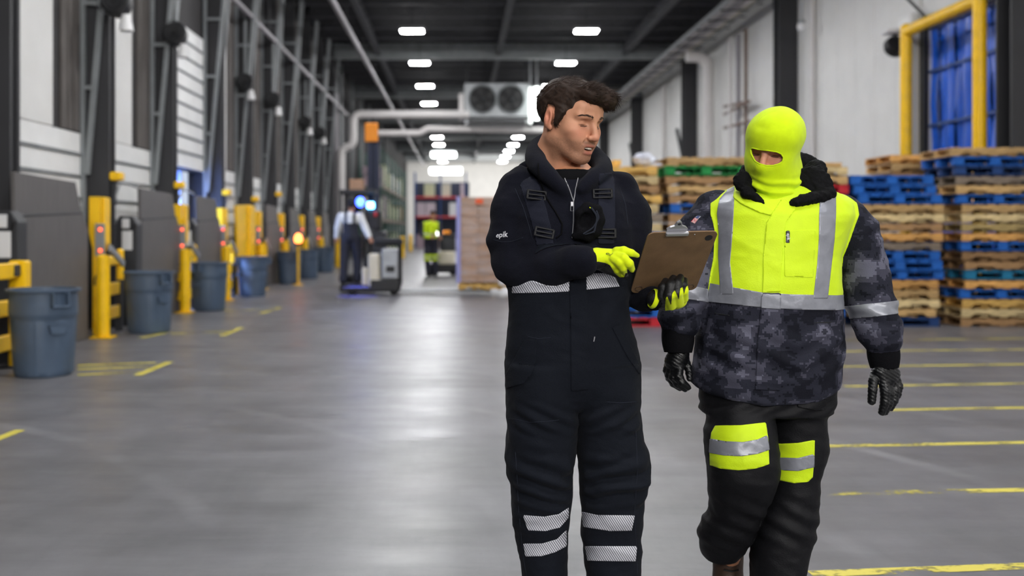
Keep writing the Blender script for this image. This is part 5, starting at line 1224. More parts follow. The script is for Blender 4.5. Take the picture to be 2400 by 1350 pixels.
# boots of the first man
def boot(name, ankle, heel, toe, man, base, mt='leather', sole_z=0):
    A, Hh_, To = np.array(ankle), np.array(heel), np.array(toe); d_ = To-Hh_
    pr = [(f_cone(A, A+np.array([0,0,.1]), .052, .056),0,'+'), (f_cone(Hh_+np.array([0,0,.035]), A-np.array([0,0,.03]), .042, .05),.02,'+'), (f_cone(A-np.array([0,0,.04])+d_*.1, Hh_+d_*.75+np.array([0,0,.04]), .045, .042),.03,'+'), (f_ell(Hh_+d_*.85+np.array([0,0,.04]), (.05,.06,.04)),.03,'+')]
    V, Q = sculpt(pr, .006, 2); V[:,2] = np.maximum(V[:,2], np.minimum(Hh_[2],To[2])+.004 if sole_z is not None else -9)
    o = npobj(name, V, tris(Q), M[mt], man, base)
    g = MB(); n_ = Vector(d_).normalized(); s_ = Vector((n_.y,-n_.x,0)).normalized()
    pts = [(-.05,.036),(0,.046),(.5,.04),(.8,.052),(1.0,.046),(1.16,.02)]; L_ = Vector(Hh_)-Vector(base); vs = []
    for t, w2 in pts:
        for sg in (-1,1):
            for zz in (0, .025): vs.append(L_+Vector(d_)*t+s_*(sg*w2)+Vector((0,0,zz)))
    fs = []
    for i in range(len(pts)-1):
        a = 4*i; b_ = a+4; fs += [(a,b_,b_+2,a+2),(a+1,a+3,b_+3,b_+1),(a,a+1,b_+1,b_),(a+2,b_+2,b_+3,a+3)]
    fs += [(0,2,3,1),(a+4,a+5,a+7,a+6)]; g.add(vs, fs); obj('sole', g, M['black_rubber'], o)
    lc = MB()
    for k in range(5):
        c_ = A+d_*.12*(k*.35)+np.array([0,0,.08-.028*k]); cc = Vector(c_)-Vector(base)+n_*.05; lc.tube([cc-s_*.025, cc+n_*.008, cc+s_*.025], .0035, 5)
    obj('lace', lc, M['black'], o)
for a, b in ((1282,.02),(1438,0)):
    A = p1(a,1545,b); A[2] = .13; h_ = A.copy(); h_[2] = 0; h_[1] += .06; t_ = h_+np.array([(-.02 if a < 1300 else .03),-.2,0]); boot('boot', A, h_, t_, man1, B1)
# black knit cap tucked into the bib
cp = thing('knit_cap', 'black knit cap with rope-like cuff tucked into the bib of the bareheaded man', 'cap', p1(1380,520,-.17)); cb_ = p1(1380,520,-.17)
V, Q = sculpt([(f_chain([p1(1358,530,-.165),p1(1362,500,-.175),p1(1378,488,-.175),p1(1397,494,-.17),p1(1402,515,-.17),p1(1394,540,-.17),p1(1376,552,-.165)], [.014,.015,.016,.017,.019,.019,.014], .01),0,'+'), (f_ell(p1(1380,524,-.158), (.03,.016,.045)),.012,'+'), (f_ell(p1(1368,519,-.186), (.013,.016,.026), Matrix.Rotation(.3,4,'Y')),.008,'-'), (f_chain([p1(1350,552,-.165),p1(1364,546,-.17),p1(1380,556,-.165)], [.012,.016,.012], .01),.012,'+')], .0025, 2); T = tris(Q)
V = V+normals(V, T)*(.002*folds(V, (40,40,22), 8))[:,None]; npobj('crown', V, T, M['black_knit'], cp, cb_); tc_ = bvh(V, T)
for k, pts in enumerate(([(1390,485),(1393,505),(1389,525),(1380,548),(1372,555)], [(1396,488),(1400,505),(1394,525),(1390,545),(1380,557)], [(1400,494),(1404,506),(1396,522),(1392,540),(1388,556)])):
    P_ = [snap(tc_, p1(a, b, -.22), .002) for a, b in pts]; obj('cuff_rope', MB().tube([Vector(q_)-Vector(cb_) for q_ in spl([tuple(p) for p in P_], [.002]*len(P_))[0]], .0026, 6), M['seam_light'], cp, smooth=True)
obj('yellow_thread', MB().tube([snap(tc_, p1(1384,484,-.22), .002)-Vector(cb_), snap(tc_, p1(1393,490,-.22), .002)-Vector(cb_)], .0014, 5), M['glove_yellow'], cp)
# clipboard
TL, TR, BL = Vector(at(1520,545,2.79)), Vector(at(1684,541,2.87)), Vector(at(1477,686,3.03)); u = (TR-TL); W_ = u.length; u.normalize(); dn = (BL-TL); H_ = .315; dn = (dn-u*dn.dot(u)*.9).normalized() if False else dn.normalized(); nn = u.cross(dn).normalized()
cl = thing('clipboard', 'brown hardboard clipboard with steel clip, seen from behind, held between the two men', 'clipboard', TL); 
Mx = Matrix((( u.x, nn.x, -dn.x, 0),(u.y, nn.y, -dn.y, 0),(u.z, nn.z, -dn.z, 0),(0,0,0,1)))
rc = .02; H_ = (BL-TL).length; pl = []
for cx, cz, a0 in ((W_-rc,-rc,0),(rc,-rc,90),(rc,-H_+rc,180),(W_-rc,-H_+rc,270)):
    for k in range(6): a = math.radians(a0+18*k); pl.append((cx+rc*math.cos(a), cz+rc*math.sin(a)))
hb = mat('hardboard', rgb(122,96,68), .6, spec=.35, var=.16, vscale=14, bump=.3, bscale=380)
sgn = 1 if nn.y < 0 else -1                                        # side that faces the camera
obj('board', MB().prism(pl, -.0018, .0018, 'y', Mx), hb, cl)
for cx, cz, rr, nm in ((W_-.026,-.03,.013,0),(.024,-H_+.024,.012,1),(W_-.024,-H_+.022,.0115,1)):
    ring = [(cx+rr*math.cos(a*.4), sgn*.0022, cz+rr*math.sin(a*.4)) for a in range(17)]
    obj('rubber_foot' if nm == 0 else 'foot_ring', MB().prism([(p[0],p[2]) for p in ring[:-1]], min(0,sgn*.0024), max(0,sgn*.0024), 'y', Mx) if nm == 0 else MB().tube([Mx @ Vector(p) for p in ring], .0012, 5), M['black_rubber'] if nm == 0 else mat('foot_brown', rgb(70,52,38), .6), cl)
for cx in (.05, .118): obj('rivet', MB().sphere(tuple(Mx @ Vector((cx+.035,sgn*.002,-.012))), .0022, 8, 5), M['silver'], cl, smooth=True)
ck = obj('clip', MB().prism([(.06,-.004),(.125,-.004),(.127,.01),(.118,.02),(.105,.026),(.1,.04),(.0925,.047),(.085,.04),(.08,.026),(.067,.02),(.058,.01)], -.004*sgn-.003, -.004*sgn+.003, 'y', Mx), M['silver'], cl, bevel=.001)
obj('clip_hole', MB().prism([(.0925+.0055*math.cos(k*.52), .034+.0055*math.sin(k*.52)) for k in range(12)], -.004*sgn-.0034, -.004*sgn+.0034, 'y', Mx), M['dark_steel'], ck)
obj('clip_lip', MB().cbox(.055,.13,-.008,.002,-.012,.002,.002,Mx), M['silver'], ck)
# ================================================================ the man in the hi-vis freezer jacket
Y2 = 3.35; S2 = F/Y2
p2 = lambda px, py, dy=0: np.array(at(px, py, Y2+dy))
def rows2(rs): return [(CH-(y-VY)/S2, ((xl+xr)/2-VX)/S2, Y2+cy, (xr-xl)/2/S2, b) for y, xl, xr, cy, b in rs]
B2 = np.array([p2(1810,0)[0], Y2, 0.0])
man2 = thing('person', 'man in yellow balaclava and hi-vis camouflage freezer jacket, walking with arms down', 'person', B2)
torso2 = f_loft(rows2([(425,1750,1905,.04,.09),(440,1722,1935,.03,.12),(458,1690,1968,.02,.14),(478,1664,1992,.01,.152),(505,1658,1994,0,.165),(545,1662,1978,-.005,.172),(600,1660,1958,-.01,.175),(660,1650,1956,-.015,.178),(705,1648,1960,-.015,.178),
    (760,1640,1964,-.015,.178),(820,1630,1966,-.015,.178),(870,1624,1962,-.012,.178),(905,1620,1955,-.01,.175),(940,1624,1950,-.01,.172)]), 2.3)
hem = lambda x, y, z: (CH-(np.interp(VX+F*x/np.maximum(y,.5), [1600,1625,1660,1700,1760,1850,1920,1960], [892,900,909,918,927,931,925,905])-VY)/S2)-z
hem.lo = np.array([-9]*3); hem.hi = np.array([9]*3)
torsoC = f_loft(rows2([(700,1648,1960,-.015,.15),(960,1640,1945,-.01,.15)]), 2.3)
armL2 = f_chain([p2(1680,500,.03), p2(1652,545,.02), p2(1632,600,.01), p2(1612,660,.0), p2(1600,715,-.02), p2(1592,748,-.03), p2(1589,764,-.035)], [.08,.082,.082,.08,.072,.064,.05], .03)
armR2 = f_chain([p2(1972,512,.02), p2(1998,548,.01), p2(2012,600,0), p2(2027,660,0), p2(2040,710,-.01), p2(2056,760,-.03), p2(2066,786,-.04), p2(2070,800,-.045)], [.078,.08,.079,.075,.07,.066,.062,.05], .03)
hole2 = f_cone(p2(1815,330,.0), p2(1812,462,-.03), .1, .075)
V, Q = sculpt([(torso2,0,'+'),(hem,.012,'&'),(armL2,.014,'+'),(armR2,.014,'+'),(hole2,.015,'-'),(f_cone(p2(1818,410,-.15), p2(1812,484,-.18), .085,.016),.012,'-')], .0054, 3)
T = tris(Q); N = normals(V, T); x, y, z = V.T
dA = np.minimum(armL2(x,y,z), armR2(x,y,z)); dT = torso2(x,y,z); px, py = proj(V); isarm = smask(dT-dA, -.01, .02); lower = smask(py, 690, 760)
w_ = (1-isarm)*((.0028+.0035*lower)*folds(V+np.stack([0*x,0*y,x*.35],1), (5,5,12), 41)+.0016*folds(V, (20,20,26), 44))+isarm*(.0052*folds(V+np.stack([0*x,0*y,x*.5*np.sign(1810-px)],1), (10,7,14), 51)+.002*folds(V, (24,24,30), 52))
sl = isarm*.004*np.sin((z+.4*(x-B2[0])*np.sign(px-1810))*95)*smask(-np.abs(py-735), -70, -10)
pull = .004*(1-isarm)*np.sin((z*1.0-.55*np.abs(x-B2[0]-.02))*85)*smask(-np.abs(py-830), -90, -20)*smask(-N[:,1],.1,.6)
V = V+N*(w_+sl+pull)[:,None]; N = normals(V, T); x, y, z = V.T; px, py = proj(V)
onA = dT-dA
waist_top = np.interp(px, [1600,1650,1790,1860,1960,2010], [655,661,686,690,692,688]); waist_bot = np.interp(px, [1600,1650,1790,1860,1960,2010], [700,706,721,725,727,722])
arm_edge = np.where(px > 1800, -onA*900, -onA*900)
gV = np.minimum(waist_top+20-py, -onA*900+6)
jk = npobj('jacket', *clip(V, T, -gV), CAMO, man2, B2)
Vv, Tv = clip(V, T, gV); Vv, Tv = shell(Vv, Tv, .0022, .004); vst = npobj('hivis_vest', Vv, Tv, M['hivis'], man2, B2)
tree2 = bvh(V, T); frontm = np.minimum((Y2+.02-y)*900, (.35-N[:,1])*400); mt = np.minimum(frontm, -onA*900)
gW = np.minimum(np.minimum(py-waist_top, waist_bot-py), -onA*900); v, t = shell(*clip(V, T, gW), .0038, .005); npobj('reflective_tape', v, t, M['reflect'], vst, B2)
patch('reflective_tape', [(1694,424),(1722,432),(1721,480),(1718,545),(1712,615),(1720,690),(1690,690),(1685,600),(1686,545),(1682,500)], M['reflect'], vst, V, T, B2, .004, mt)
patch('reflective_tape', [(1921,462),(1958,458),(1958,500),(1954,560),(1947,620),(1938,700),(1905,700),(1914,620),(1918,560),(1919,500)], M['reflect'], vst, V, T, B2, .004, mt)
def arm_band(pa, pb, hw, n0):
    a, b = np.array(pa), np.array(pb); d_ = (b-a)/np.linalg.norm(b-a); s_ = (V-a) @ d_; g = np.minimum(hw-np.abs(s_), (onA-.002)*2); g = np.minimum(g, .3-np.linalg.norm(V-a, axis=1)); v, t = shell(*clip(V, T, g), .003, .004); npobj('reflective_tape', v, t, M['reflect'], jk, B2)
arm_band(p2(2036,727,-.01), p2(2046,790,-.02), .0215, 0); arm_band(p2(1612,690,-.01), p2(1605,750,-.02), .022, 0)
# placket, pocket, lapels
patch('placket', [(1833,466),(1866,489),(1842,520),(1832,600),(1829,683),(1787,686),(1789,600),(1797,520)], M['hivis'], vst, V, T, B2, .006, mt, .006)
patch('placket', [(1829,686),(1828,915),(1770,912),(1776,800),(1787,688)], CAMO, jk, V, T, B2, .005, mt, .006)
patch('tape_joint', [(1786,689),(1829,690),(1828,725),(1783,721)], M['reflect'], vst, V, T, B2, .008, mt, .006)
patch('collar_flap', [(1722,452),(1740,454),(1770,470),(1812,496),(1806,506),(1780,500),(1735,478),(1720,466)], M['hivis'], vst, V, T, B2, .008, mt, .008)
patch('chest_pocket', [(1838,542),(1910,538),(1905,650),(1838,648)], M['hivis'], vst, V, T, B2, .0036, mt, .004)
patch('flap_seam', [(1648,728),(1770,748),(1770,751),(1648,731)], M['seam_dark'], jk, V, T, B2, .0016, mt, .002)
patch('flap_seam', [(1829,752),(1962,755),(1962,758),(1829,755)], M['seam_dark'], jk, V, T, B2, .0016, mt, .002)
patch('brand_label', [(1841.5,541),(1850.5,541.5),(1849.5,570),(1841,569)], M['black'], vst, V, T, B2, .0046, mt, .003)
text_on('label_print', 'epik', tree2, p2(1846.0,555.5,-.175), (.02,0,-1), (1,0,.02), .0135, M['print_white'], vst, B2, .0056, bold=.0003)
sn = MB()
for pts in ([(1655,486),(1657,540),(1663,585)], [(1700,520),(1700,660)], [(1925,528),(1957,530)]):
    s_ = seam(tree2, [p2(a, b, -.17) for a, b in pts], .0009, .0022); sn.add([Vector(v)-Vector(B2) for v in s_.v], s_.f)
# flag patch on the sleeve
fc = p2(1620.5,497.5,-.08); fu = Vector((.55,0,.86)).normalized(); 
def flag_quad(u0, u1, v0, v1, off, mt_, nm, parent):
    g = MB(); uu = Vector((.52,-.25,.84)).normalized(); vv = Vector((.84,-.2,-.52)).normalized(); vs = []; n = 6
    for i in range(n+1):
        for j in (0,1): vs.append(snap(tree2, Vector(fc)+uu*(u0+(u1-u0)*i/n)+vv*(v0 if j == 0 else v1), off)-Vector(B2))
    return obj(nm, g.add(vs, [(2*i,2*i+1,2*i+3,2*i+2) for i in range(n)]), mt_, parent)
fp = flag_quad(-.024,.024,-.013,.013,.003,M['label_white'],'flag_patch',man2)
for k in range(4): flag_quad(-.0225,-.001,-.0115+.0067*k,-.0115+.0067*k+.0036,.0036,M['red'],'red_stripe',fp)
flag_quad(.0,.022,-.0115,.0115,.0036,mat('flag_blue', rgb(70,80,120), .8, var=.3, vscale=260),'blue_canton',fp)
# fur collar
def furry(prims, nm, n, seed):
    V, Q = sculpt(prims, .004, 2); T = tris(Q); N = normals(V, T); V = V+N*(.003*noise(V,(90,90,90),seed)+.002*noise(V,(200,200,200),seed+1))[:,None]; N = normals(V, T); o = npobj(nm, V, T, M['fur'], man2, B2)
    r = np.random.default_rng(seed); i = r.integers(0, len(V), n); D = r.normal(0,1,(n,3))+np.array([0,0,-.5]); Nn = N[i]; D = D-Nn*(D*Nn).sum(1)[:,None]; D /= np.linalg.norm(D,axis=1)[:,None]
    v, t = strands(V[i], Nn, D, r.uniform(.004,.008,n), .00045, r, .002, 3, .3); npobj('pile', v, t, M['fur'], o, B2, kind='stuff')
R_ = lambda a, b, c: Matrix.Rotation(math.radians(a),4,'Y') @ Matrix.Rotation(math.radians(b),4,'X') @ Matrix.Rotation(math.radians(c),4,'Z')
furry([(f_ell(p2(1907,428,-.075), (.062,.024,.058), R_(35,-15,-14)),0,'+'), (f_ell(p2(1908,405,.0), (.035,.06,.045), R_(20,0,0)),.02,'+'), (f_ell(p2(1880,385,.09), (.06,.03,.035)),.03,'+'), (f_chain(*spl([p2(1852,480,-.15),p2(1880,470,-.15),p2(1920,462,-.125),p2(1950,456,-.09)],[.007,.016,.019,.016]),.01),.025,'+'),
       (f_chain([p2(1800,390,.12), p2(1860,380,.12)], [.035,.035]),.03,'+'), (f_ell(p2(1751,432,-.08), (.032,.022,.05), R_(-28,0,14)),.0,'+'), (f_ell(p2(1756,408,.02), (.03,.06,.035)),.02,'+'), (f_chain([p2(1728,426,-.085),p2(1752,452,-.12),p2(1786,474,-.135)],[.014,.018,.01],.01),.02,'+')], 'fur_collar', 9000, 21)
# balaclava and head
HM2 = frame(Vector(p2(1818,341,-.06)), -30, 20, 8); HF2 = frame(Vector(p2(1813,347,-.06)), -33, 21, 9)
Vh_, Qh = sculpt(head_fields(False, False), .0026, 2, lo=(-.105,-.135,-.215), hi=(.105,.13,.125)); Th_ = tris(Qh)
colr = head_color(Vh_, rgb(200,140,112), .0)
ib = inner_body([(f_cone(p2(1808,480,.03), p2(1806,700,.0), .12, .12),0,'+'),(f_cone(p2(1806,700,.0), p2(1808,900,.0), .12, .12),.05,'+'),(f_cone(p2(1812,410,.0), p2(1808,480,.03), .05, .1),.05,'+')]
    +[(f_cone(p2(1735,900,-.02), p2(1722,1085,-.1), .07, .055),.04,'+'),(f_cone(p2(1722,1085,-.1), p2(1708,1320,.2), .055, .04),.03,'+'),(f_cone(p2(1862,900,0), p2(1850,1120,.0), .07, .055),.04,'+'),(f_cone(p2(1850,1120,.0), p2(1818,1490,.0), .055, .04),.03,'+')])
Vb, Tb = join((to_world(Vh_, HF2), Th_), ib)
body2 = npobj('body', Vb, Tb, SKIN, man2, B2, np.concatenate([colr, np.tile(np.array(rgb(196,138,104)), (len(ib[0]),1))]))
treeH = bvh(Vh_, Th_)
for s in (-1, 1): brow(s, HF2, B2, body2, treeH, 110)
bal = [(xf(f_ell((0,.012,.035), (.0895,.114,.0915)), HM2),0,'+'), (xf(f_ell((0,-.05,.045), (.068,.058,.052)), HM2),.06,'+'), (xf(f_ell((0,-.022,-.012), (.075,.084,.09)), HF2),.03,'+'), (xf(f_ell((0,-.045,-.062), (.064,.064,.064)), HF2),.04,'+'), (xf(f_ell((0,-.106,-.038), (.024,.025,.024)), HF2),.025,'+'), (xf(f_ell((0,-.05,-.03), (.066,.05,.056)), HF2),.03,'+'),
       (xf(f_ell((0,-.08,-.1), (.034,.034,.03)), HF2),.03,'+'), (f_chain([p2(1822,395,-.0), p2(1818,430,-.03), p2(1815,460,-.06), p2(1812,484,-.1)], [.08,.074,.06,.036], .04),.04,'+')]
V, Q = sculpt(bal, .0032, 3); T = tris(Q); N = normals(V, T); L_ = to_local(V, HM2); px, py = proj(V)
rid = .0055*np.sin((L_[:,2]+.25*L_[:,0]+.01*noise(V,(14,14,14),9))*190)*smask(-L_[:,2], .075, .12)
dent = -.004*np.exp(-(((px-1782)/14)**2+((py-298)/10)**2))
V = V+N*(rid+dent+.0014*folds(V,(10,10,16),61))[:,None]; px, py = proj(V); N = normals(V, T)
eye = [(1759,349),(1764,347),(1775,350),(1800,353),(1820,356),(1831,361),(1836,369),(1834,378),(1826,384),(1812,388),(1795,388),(1780,384),(1770,378),(1765,370),(1760,360)]
ge = -poly_sd(px, py, eye); ge = np.where(N[:,1] > .25, 5, ge); ge = np.where(V[:,1] > p2(0,0,-.02)[1], 5, ge)
Vk, Tk = clip(V, T, ge); Vk, Tk = shell(Vk, Tk, 0, .005); bc = npobj('balaclava', Vk, Tk, M['knit_hivis'], man2, B2)
treeB = bvh(V, T); rim = []
for a, b in eye:
    hit = treeB.ray_cast(Vector((0,0,CH)), Vector(at(max(a,1759), b, 1)-Vector((0,0,CH))).normalized())[0]
    if hit is not None: rim.append(hit-Vector(B2))
obj('opening_hem', MB().tube(rim+[rim[0]], .0022, 6), M['knit_hivis'], bc, smooth=True)
top_seam = seam(treeB, [p2(a, b, -.13) for a, b in ((1822,259),(1800,270),(1786,284),(1780,298))], .0009, -.0003); obj('crown_seam', MB().add([Vector(v)-Vector(B2) for v in top_seam.v], top_seam.f), M['hivis'], bc, smooth=True)
# dark undershirt at the throat
sh = sculpt([(f_ell(p2(1815,470,-.03), (.1,.08,.05)),0,'+')], .006, 2); npobj('undershirt', sh[0], tris(sh[1]), M['black_shirt'], man2, B2)
# ---------------------------------------------------------------- trousers
tl = f_loft(rows2([(880,1642,1800,-.01,.13),(930,1655,1798,-.03,.13),(965,1652,1797,-.055,.125),(1000,1640,1797,-.08,.12),(1050,1638,1800,-.1,.115),(1100,1642,1801,-.1,.112),(1150,1650,1792,-.06,.108),(1185,1662,1784,-.03,.105),(1215,1656,1776,.0,.103),(1240,1642,1772,.02,.103),(1270,1646,1768,.05,.1),(1300,1658,1758,.08,.095),(1328,1668,1744,.11,.09)]), 2.3)
tr_ = f_loft(rows2([(880,1795,1950,.0,.13),(930,1796,1938,.0,.13),(970,1797,1928,.0,.125),(1010,1799,1930,.0,.12),(1045,1801,1934,.0,.118),(1080,1803,1927,.0,.115),(1120,1803,1915,.0,.11),(1160,1795,1914,0,.108),(1200,1778,1914,.0,.106),(1250,1770,1906,.0,.104),(1300,1763,1892,.0,.1),(1350,1762,1878,.0,.1),(1420,1764,1870,.0,.1),(1500,1766,1866,.0,.105)]), 2.3)
V, Q = sculpt([(torsoC,0,'+'),(tr_,.03,'+'),(tl,.012,'+')], .0054, 3); T = tris(Q); N = normals(V, T); x, y, z = V.T; px, py = proj(V)
w_ = .0042*folds(V+np.stack([0*x,0*y,x*.4],1), (6,6,15), 71)+.0018*folds(V, (20,20,30), 72)
w_ += .005*np.sin((z+.5*(x-B2[0]))*100)*smask(-np.abs(py-1230), -90, -10)*.8+.004*np.sin((z-.5*(x-B2[0]))*110)*smask(-np.abs(py-950), -40, -5)
V = V+N*w_[:,None]; N = normals(V, T); x, y, z = V.T; px, py = proj(V); trs = npobj('trousers', V, T, M['trouser_black'], man2, B2)
dl, dr_ = tl(x,y,z), tr_(x,y,z); fm_ = np.minimum((Y2+.01-y)*900, (.3-N[:,1])*400)
for polys, m in (((('knee_patch','hivis',[(1677,998),(1735,997),(1794,990),(1800,1030),(1802,1088),(1770,1098),(1730,1102),(1690,1098),(1665,1090),(1664,1050),(1668,1015)]),('reflective_tape','reflect',[(1666,1028),(1700,1034),(1740,1036),(1775,1030),(1797,1020),(1802,1054),(1775,1064),(1740,1069),(1700,1068),(1664,1061)])), np.minimum(fm_, (dr_-dl)*900+6)),
        ((('knee_patch','hivis',[(1798,1036),(1830,1040),(1870,1038),(1909,1031),(1908,1075),(1904,1118),(1893,1129),(1862,1132),(1830,1126),(1800,1116)]),('reflective_tape','reflect',[(1800,1067),(1830,1072),(1870,1073),(1908,1063),(1907,1094),(1870,1103),(1840,1102),(1800,1094)])), np.minimum(fm_, (dl-dr_)*900))):
    par = None
    for k, (nm, mk, poly) in enumerate(polys): par = patch(nm, poly, M[mk], trs if par is None else par, V, T, B2, .0025+.002*k, m, .004)
patch('cargo_flap', [(1870,936),(1934,938),(1932,962),(1928,962),(1868,955)], M['trouser_black'], trs, V, T, B2, .006, fm_, .008)
# boots
A = p2(1706,1342,.2); hl = A+np.array([-.01,.05,-.1]); to = A+np.array([-.02,-.14,-.19]); to[2] = .012
boot('boot', A, hl, to, man2, B2)
A = p2(1816,1490,0); A[2] = .13; hl = A.copy(); hl[2] = 0; hl[1] += .06; boot('boot', A, hl, hl+np.array([.02,-.21,0]), man2, B2)
# ---------------------------------------------------------------- black gloves with ribbed cuffs
q2 = lambda px, py, dy=0: p2(px, py, -.05+dy)
pr2 = lambda r: r/S2
def glove2(fg, palm, cuffc, cuffax, nm):
    V, T = hand(fg, palm, .0022, .01); N = normals(V, T)
    V = V+N*(.0005*np.sin((V[:,2]+.6*V[:,0])*520))[:,None]; gl = npobj('glove', V, T, M['glove_shiny'], man2, B2)
    a, b, r0, r1 = cuffc; ax = (Vector(b)-Vector(a)); n = 36; g = MB(); u = ax.normalized().cross(Vector((0,1,0))).normalized(); w2 = u.cross(ax.normalized())
    vs = []; m_ = 8
    for i in range(m_+1):
        t = i/m_; c = Vector(a)+ax*t-Vector(B2); rr = r0+(r1-r0)*t+.004*math.sin(t*math.pi)
        for k in range(n): an = 2*math.pi*k/n; r_ = rr*(1+.035*(k % 2)); vs.append(c+u*(r_*math.cos(an))+w2*(r_*math.sin(an)))
    obj('ribbed_cuff', g.add(vs, [(i*n+k, i*n+(k+1) % n, (i+1)*n+(k+1) % n, (i+1)*n+k) for i in range(m_) for k in range(n)]), M['black_knit'], man2, smooth=True)
defm('glove_shiny', rgb(11,12,14), .34, spec=.4, var=.3, vscale=60, bump=.4, bscale=150)
glove2([([q2(2055,872), q2(2047,893,-.02), q2(2045,914,-.03), q2(2043,940,-.03)], [pr2(13),pr2(11),pr2(10),pr2(9.5)]),
        ([q2(2070,892,-.02), q2(2075,918,-.035), q2(2074,942,-.035), q2(2067,966,-.025)], [pr2(12),pr2(11.5),pr2(10.5),pr2(8.5)]),
        ([q2(2078,892,-.005), q2(2084,922,-.02), q2(2082,946,-.02), q2(2074,966,-.012)], [pr2(12),pr2(11.5),pr2(10.5),pr2(8)]),
        ([q2(2090,890,.01), q2(2097,916,0), q2(2095,938,0), q2(2087,956,.004)], [pr2(11.5),pr2(11),pr2(10),pr2(8)]),
        ([q2(2098,884,.025), q2(2106,906,.02), q2(2103,924,.02), q2(2097,940,.02)], [pr2(11),pr2(10),pr2(9),pr2(7)])],
       [f_cone(q2(2073,872), q2(2079,886,-.0), pr2(23), pr2(22)), f_cone(q2(2063,872,-.015), q2(2072,892,-.02), pr2(17), pr2(13)), f_ell(q2(2084,876,.008), (pr2(25),.03,pr2(22)))],
       (q2(2069,808,.01), q2(2073,862,.005), .049, .043), None, 'r')
glove2([([q2(1604,840,.01), q2(1612,860,-.0), q2(1615,876,-.01), q2(1616,888,-.015)], [pr2(11),pr2(9),pr2(8),pr2(7)]),
        ([q2(1592,862,-.015), q2(1590,880,-.03), q2(1598,896,-.035), q2(1613,908,-.03)], [pr2(11),pr2(10.5),pr2(9),pr2(7)]),
        ([q2(1582,864,-.005), q2(1578,884,-.02), q2(1589,901,-.022), q2(1606,912,-.018)], [pr2(11),pr2(10.5),pr2(9),pr2(7)]),
        ([q2(1573,860,.01), q2(1569,880,0), q2(1578,898,0), q2(1594,910,0)], [pr2(11),pr2(10),pr2(9),pr2(7)]),
        ([q2(1567,852,.022), q2(1563,868,.018), q2(1568,886,.016), q2(1580,900,.016)], [pr2(10),pr2(9),pr2(8),pr2(6)])],
       [f_cone(q2(1589,836), q2(1584,850), pr2(23), pr2(22)), f_ell(q2(1580,846,.006), (pr2(22),.03,pr2(22))), f_cone(q2(1600,828,.0), q2(1602,846,.005), pr2(15), pr2(12))],
       (q2(1589,772,.012), q2(1589,826,.005), .051, .044), None, 'l')
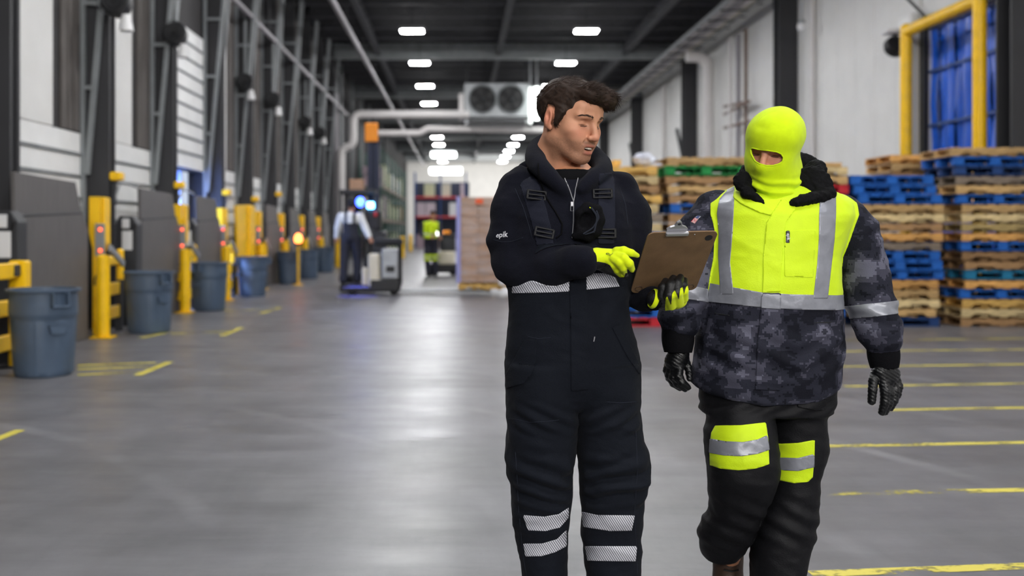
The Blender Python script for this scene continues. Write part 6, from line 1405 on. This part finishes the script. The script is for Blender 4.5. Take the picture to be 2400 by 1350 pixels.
# ================================================================ workers in the background
def worker(label, base, H, pose, face_away, cloth):
    t = thing('person', label, 'person', base); b = np.array(base); P = lambda x, y, z: b+np.array([x, y, z])*H/1.8
    k = H/1.8; f = {n: [P(*q) for q in pts] for n, pts in pose.items()}
    hd = f['head'][0]; fw_ = 1 if face_away else -1
    bodyp = [(f_ell(hd+np.array([0,0,.02])*k, np.array([.078,.098,.105])*k),0,'+'), (f_ell(hd+np.array([0,.06*fw_,-.05])*k, np.array([.055,.05,.07])*k),.04,'+'), (f_cone(hd+np.array([0,.105*fw_,0])*k, hd+np.array([0,.115*fw_,-.035])*k, .012*k, .016*k),.01,'+'),
             (f_cone(hd-np.array([0,0,.08])*k, hd-np.array([0,0,.2])*k, .055*k, .07*k),.03,'+')]
    for s in (-1, 1): bodyp.append((f_ell(hd+np.array([s*.08,0,0])*k, np.array([.012,.02,.032])*k),.01,'+'))
    for a in ('armL','armR'): bodyp.append((f_chain([f[a][2], f[a][3]], [.04*k,.035*k]),.02,'+')); bodyp.append((f_ell(f[a][3], np.array([.04,.045,.055])*k),.02,'+'))
    c0, c1 = f['torso']; bodyp += [(f_chain([f['armL'][0], f['armL'][1], f['armL'][2]], [.04*k]*3),.03,'+'), (f_chain([f['armR'][0], f['armR'][1], f['armR'][2]], [.04*k]*3),.03,'+'), (f_cone(c0, c1, .11*k, .12*k),.05,'+')]
    for a in ('legL','legR'): bodyp.append((f_chain(f[a], [.08*k,.06*k,.045*k]),.04,'+'))
    V, Q = sculpt(bodyp, .011, 1); npobj('body', V, tris(Q), SKIN, t, base, np.tile(np.array(rgb(176,126,98)), (len(V),1)))
    top = [(f_cone(c0+np.array([-.1,0,0])*k, c0+np.array([.1,0,0])*k, .1*k,.1*k),0,'+'), (f_cone(c0, c1, .155*k, .15*k),.06,'+')]+[(f_chain([f[a][0], f[a][1], f[a][2]], [.085*k,.07*k,.055*k], .02),.04,'+') for a in ('armL','armR')]
    V, Q = sculpt(top, .011, 1); T = tris(Q); V = V+normals(V, T)*(.008*folds(V,(7,7,9),3))[:,None]; jk_ = npobj('jacket', V, T, M[cloth['top']], t, base); x, y, z = V.T
    if cloth.get('bib'):
        g = np.minimum(c0[2]-.1*k-z, .155*k-np.abs(x-c0[0])); g = np.maximum(g, np.minimum(.03-np.abs(np.abs(x-c0[0])-.09*k), z-c0[2]+.2)); v, tt = shell(*clip(V, T, g), .006, .008); npobj('overall_bib', v, tt, M[cloth['legs']], t, base)
    if cloth.get('vest'):
        g = np.minimum(.2*k-np.abs(x-c0[0]), z-(c1[2]+.05*k)); v, tt = shell(*clip(V, T, g), .006, .008); vv = npobj('hivis_vest', v, tt, M['hivis'], t, base)
        g2 = np.minimum(g-.001, .025-np.abs(z-c1[2]-.16*k)); v, tt = shell(*clip(V, T, g2), .01, .006); npobj('reflective_tape', v, tt, M['reflect'], vv, base)
    lg = [(f_cone(c1+np.array([-.06,0,0])*k, c1+np.array([.06,0,0])*k, .13*k,.13*k),0,'+')]+[(f_chain(f[a], [.115*k,.09*k,.075*k], .02),.04,'+') for a in ('legL','legR')]
    V, Q = sculpt(lg, .011, 1); T = tris(Q); V = V+normals(V, T)*(.007*folds(V,(6,6,12),4))[:,None]; tr2 = npobj('trousers', V, T, M[cloth['legs']], t, base); z = V[:,2]
    if cloth.get('bands'):
        zz = b[2]+.52*k; v, tt = shell(*clip(V, T, .085*k-np.abs(z-zz)), .006, .006); kb = npobj('knee_band', v, tt, M['hivis'], tr2, base); v, tt = shell(*clip(V, T, .022*k-np.abs(z-zz)), .01, .006); npobj('reflective_tape', v, tt, M['reflect'], kb, base)
    V, Q = sculpt([(f_ell(hd+np.array([0,-.012*fw_,.05])*k, np.array([.088,.108,.09])*k),0,'+'), (f_ell(hd+np.array([0,-.05*fw_,-.0])*k, np.array([.08,.07,.08])*k),.03,'+')], .01, 1); npobj('hair' if not cloth.get('cap') else 'cap', V, tris(Q), M[cloth.get('cap','hair')], t, base)
    for a in ('legL','legR'):
        A = f[a][2]; V, Q = sculpt([(f_cone(A+np.array([0,0,.06])*k, A, .055*k,.055*k),0,'+'), (f_cone(A+np.array([0,-.04*fw_*-1*0,-.04])*k, A+np.array([0,.15*fw_,-.045])*k, .05*k,.045*k),.02,'+')], .01, 1); V[:,2] = np.maximum(V[:,2], b[2]+.002); npobj('boot', V, tris(Q), M['black_rubber'], t, base)
    return t
defm('white_cloth', rgb(220,222,222), .85, var=.06, vscale=8)
defm('dark_cloth', rgb(34,36,50), .8, var=.15, vscale=20)
defm('cap_black', rgb(22,22,30), .8)
w1 = (lx(823), TY-.12, .236)
worker('worker in white sleeves and dark overalls, standing on the cream pallet truck', w1, 1.86, {'head': [(0.02,0,1.68)], 'torso': [(0,0,1.38),(0,0,1.0)], 'armL': [(-.2,0,1.42),(-.27,.02,1.2),(-.3,.06,1.0),(-.31,.1,.9)], 'armR': [(.2,0,1.42),(.3,-.04,1.2),(.4,-.12,1.0),(.45,-.16,.9)],
    'legL': [(-.1,0,.95),(-.13,.0,.5),(-.14,-.02,.09)], 'legR': [(.1,0,.95),(.14,.06,.5),(.13,.06,.09)]}, True, {'top': 'white_cloth', 'legs': 'dark_cloth', 'bib': 1, 'cap': 'cap_black'})
w2_ = (lx(1012,SY), SY-.8, .0)
worker('far worker in a yellow hi-vis vest with yellow knee bands, at the dark pallet truck', w2_, 1.98, {'head': [(.05,0,1.68)], 'torso': [(0,0,1.38),(0,0,1.0)], 'armL': [(-.2,0,1.42),(-.25,-.08,1.16),(-.05,-.22,1.08),(.05,-.24,1.08)], 'armR': [(.2,0,1.42),(.27,-.06,1.18),(.25,-.24,1.06),(.26,-.32,1.06)],
    'legL': [(-.09,0,.95),(-.1,-.03,.5),(-.08,0,.09)], 'legR': [(.09,0,.95),(.1,.0,.5),(.12,.04,.09)]}, False, {'top': 'dark_cloth', 'legs': 'dark_cloth', 'vest': 1, 'bands': 1})
